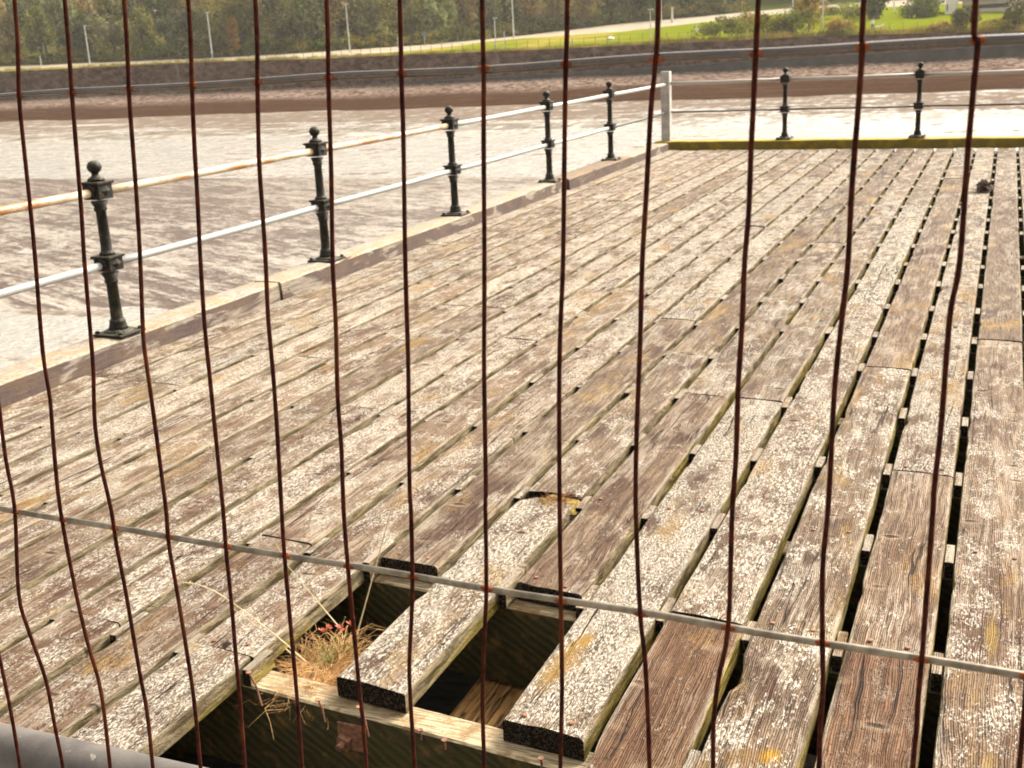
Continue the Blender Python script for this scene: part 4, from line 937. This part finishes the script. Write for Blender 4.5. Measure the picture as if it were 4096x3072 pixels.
# ------------------------------------------------------------------ wire mesh fence in front of the viewer
FO = CAM + Vector((-.34377, .65069, -.01272)); FA = Vector((.99835, -.05638, .01056)); FB = Vector((.00745, -.05502, -.99846)); FN = Vector((.05687, .99689, -.05451))
def fp(a, b, off=0): return FO + FA * a + FB * b + FN * off
WIRES = [
 [(-0.444,0.45),(-0.443,0.472),(-0.439,0.525),(-0.438,0.581)],
 [(-0.396,0.179),(-0.398,0.246),(-0.399,0.289),(-0.397,0.331),(-0.407,0.408),(-0.401,0.442),(-0.389,0.484),(-0.386,0.527),(-0.383,0.568)],
 [(-0.321,-0.066),(-0.329,-0.001),(-0.331,0.034),(-0.333,0.087),(-0.335,0.124),(-0.34,0.194),(-0.339,0.233),(-0.342,0.273),(-0.344,0.325),(-0.339,0.395),(-0.333,0.44),(-0.325,0.483),(-0.326,0.554)],
 [(-0.272,-0.063),(-0.276,0.001),(-0.278,0.035),(-0.281,0.087),(-0.284,0.123),(-0.288,0.198),(-0.291,0.223),(-0.294,0.251),(-0.293,0.281),(-0.288,0.318),(-0.287,0.346),(-0.283,0.389),(-0.279,0.453),(-0.276,0.491),(-0.277,0.542)],
 [(-0.217,-0.059),(-0.222,0.003),(-0.224,0.042),(-0.226,0.081),(-0.229,0.122),(-0.234,0.175),(-0.234,0.199),(-0.233,0.225),(-0.232,0.262),(-0.231,0.311),(-0.232,0.34),(-0.229,0.378),(-0.225,0.443),(-0.224,0.479),(-0.225,0.53)],
 [(-0.161,-0.055),(-0.165,-0.002),(-0.168,0.038),(-0.17,0.075),(-0.173,0.121),(-0.175,0.166),(-0.175,0.201),(-0.175,0.237),(-0.175,0.266),(-0.175,0.304),(-0.176,0.336),(-0.176,0.382),(-0.177,0.429),(-0.177,0.456),(-0.179,0.519)],
 [(-0.106,-0.051),(-0.11,0.0),(-0.114,0.049),(-0.115,0.086),(-0.116,0.119),(-0.118,0.158),(-0.118,0.203),(-0.119,0.245),(-0.121,0.298),(-0.122,0.335),(-0.122,0.376),(-0.122,0.406),(-0.122,0.452),(-0.123,0.506)],
 [(-0.051,-0.047),(-0.054,0.001),(-0.057,0.06),(-0.061,0.118),(-0.062,0.157),(-0.065,0.212),(-0.065,0.246),(-0.067,0.291),(-0.067,0.336),(-0.066,0.379),(-0.065,0.427),(-0.064,0.452),(-0.064,0.492)],
 [(0.002,-0.043),(0.0,0.002),(-0.001,0.037),(-0.005,0.117),(-0.007,0.176),(-0.009,0.214),(-0.012,0.269),(-0.012,0.287),(-0.014,0.331),(-0.016,0.357),(-0.021,0.4),(-0.022,0.431),(-0.022,0.482)],
 [(0.058,-0.039),(0.057,0.002),(0.055,0.043),(0.052,0.116),(0.049,0.173),(0.048,0.199),(0.046,0.262),(0.045,0.275),(0.043,0.333),(0.039,0.377),(0.036,0.419),(0.035,0.469)],
 [(0.112,-0.035),(0.11,0.001),(0.108,0.044),(0.105,0.114),(0.102,0.155),(0.1,0.195),(0.098,0.273),(0.097,0.332),(0.096,0.395),(0.093,0.455)],
 [(0.166,-0.031),(0.164,0.002),(0.161,0.028),(0.158,0.072),(0.155,0.113),(0.153,0.162),(0.15,0.221),(0.149,0.267),(0.151,0.334),(0.154,0.367),(0.156,0.44)],
 [(0.221,-0.027),(0.22,0.0),(0.219,0.026),(0.218,0.051),(0.217,0.085),(0.215,0.112),(0.214,0.145),(0.212,0.182),(0.211,0.225),(0.209,0.26),(0.207,0.333),(0.201,0.369),(0.198,0.402),(0.198,0.43)],
 [(0.275,-0.023),(0.275,-0.001),(0.274,0.028),(0.272,0.068),(0.271,0.111),(0.269,0.138),(0.266,0.178),(0.265,0.219),(0.264,0.253),(0.262,0.287),(0.263,0.333),(0.264,0.362),(0.263,0.387),(0.263,0.415)],
 [(0.328,-0.019),(0.33,-0.001),(0.329,0.026),(0.328,0.057),(0.327,0.109),(0.324,0.132),(0.323,0.153),(0.322,0.196),(0.32,0.232),(0.32,0.242),(0.319,0.288),(0.318,0.332),(0.317,0.356),(0.317,0.376),(0.316,0.402)]]
fence = thing('mesh_fence', 'rusted welded wire mesh fence panel standing across the near side of the pier', 'fence', fp(0, .62))
def tube_top(a): return .5650 - .046 * (a + .457)
def smooth_path(pts, step=.012):
    out = []; n = len(pts)
    for i in range(n - 1):
        p0, p1, p2, p3 = [Vector(pts[max(0, min(n - 1, q))]) for q in (i - 1, i, i + 1, i + 2)]
        for s in range(4):
            t = s / 4; out.append(.5 * ((2 * p1) + (p2 - p0) * t + (2 * p0 - 5 * p1 + 4 * p2 - p3) * t * t + (3 * p1 - p0 - 3 * p2 + p3) * t ** 3))
    out.append(Vector(pts[-1])); return out
rg = random.Random(3)
def vwire(tr):
    tr = [(a, b) for a, b in tr]; a0, b0 = tr[0]; a1, b1 = tr[-1]
    tr = [(a0 + .012, b0 - .45), (a0 + .006, b0 - .18)] + tr
    if b1 < .60: tr = tr + [(a1 - .001, (b1 + .62) / 2), (a1 - .002, .62)]
    sp = smooth_path([(a, b, 0) for a, b in tr]); P0 = fp(tr[0][0], 0); m = MB()
    L = [fp(q.x, q.y, -.0005) - P0 for q in sp if q.y < tube_top(q.x) + .045]
    m.tube(L, [.00155 * (1 + .10 * noise.noise(Vector((i * .9, tr[0][0] * 50, 0)))) for i in range(len(L))], 8)
    o = m.build('vertical_wire', M_WIRE, fence, P0, True)
    for bb in (0.0, .334):
        aa = None
        for i in range(len(sp) - 1):
            if sp[i].y <= bb <= sp[i + 1].y: aa = sp[i].x + (sp[i + 1].x - sp[i].x) * (bb - sp[i].y) / max(1e-6, sp[i + 1].y - sp[i].y)
        if aa is None: continue
        c = fp(aa, bb, .0012); wm_ = MB(); wm_.tube([c - FA * .0055 - P0, c - FA * .0025 - P0, c - P0, c + FA * .0025 - P0, c + FA * .0055 - P0], [.0012, .0021, .0025, .0021, .0012], 8)
        wm_.build('weld', M_WELD, o, P0, True)
for tr in WIRES: vwire(tr)
for i in range(9): vwire([(.381 + i * .055, -.03), (.378 + i * .055, .1), (.374 + i * .055, .25), (.371 + i * .055, .42)])
for i in range(8): vwire([(-.50 - i * .055, -.05), (-.502 - i * .055, .1), (-.503 - i * .055, .25), (-.50 - i * .055, .55)])
for bb in (-.334, 0.0, .334):
    P0 = fp(0, bb); m = MB(); m.tube([fp(a, bb + .0014 * noise.noise(Vector((a * 9, bb, 0))) + (.0 if bb else 0), .0020) - P0 for a in [-1.0 + .03 * i for i in range(64)]], .0025 if bb < .1 else .0023, 12); m.build('horizontal_wire', M_TOPW if bb < .1 else M_GALV, fence, P0, True)
P0 = fp(-.3, .56); m = MB(); TR = .0235
m.tube([fp(a, tube_top(a) + TR, TR + .003) - P0 for a in [-1.0 + .1 * i for i in range(20)]], TR, 24); m.build('frame_tube', M_TUBE, fence, P0, True)
for a in (-1.0, .9):
    P0 = fp(a, .56); m = MB(); m.tube([Vector((P0.x, P0.y + .03, -.139)) - P0, fp(a, -.6, .03) - P0], TR, 20); m.build('upright_tube', M_TUBE, fence, P0, True)
P0 = fp(0, -.6); m = MB(); m.tube([fp(-1.0, -.6, .03) - P0, fp(.9, -.6, .03) - P0], TR, 20); m.build('top_tube', M_TUBE, fence, P0, True)

# ------------------------------------------------------------------ thin haze over the estuary
m = MB(); m.box(-450, 280, -70, 520, -6, 170)
HM = bpy.data.materials.new('haze'); HM.use_nodes = True; ht = HM.node_tree; ht.nodes.clear()
hv = ht.nodes.new('ShaderNodeVolumePrincipled'); hv.inputs['Color'].default_value = (0.93, 0.90, 0.84, 1); hv.inputs['Density'].default_value = 0.00026; hv.inputs['Anisotropy'].default_value = 0.2
hoo = ht.nodes.new('ShaderNodeOutputMaterial'); ht.links.new(hv.outputs[0], hoo.inputs['Volume'])
tag(m.build('haze', HM), kind='stuff', label='thin pale haze in the air over the estuary', cat='haze')
# dark slope added under the pier to block light in the deck openings
mb = MB()
exs = [-9 + i * .5 for i in range(34)]; eys = [.75 + i * .5 for i in range(36)]
mb.add([(x, y, lerp(y, [.7, 3.5, 9, 14, 19], [-.95, -1.25, -2.2, -3.4, -4.4]) - lerp(abs(x + 1.4), [3.2, 5.2, 7.6], [0, .9, 3.2]) + .07 * fbm(x, y, 1.1)) for y in eys for x in exs], [(j * len(exs) + i, j * len(exs) + i + 1, (j + 1) * len(exs) + i + 1, (j + 1) * len(exs) + i) for j in range(len(eys) - 1) for i in range(len(exs) - 1)])
tag(mb.build('under_pier_blocker', simple('blocker_dark', (0.022, 0.017, 0.012), .85, 0, .5, 6, 1, .03, .2), smooth=True), kind='structure')
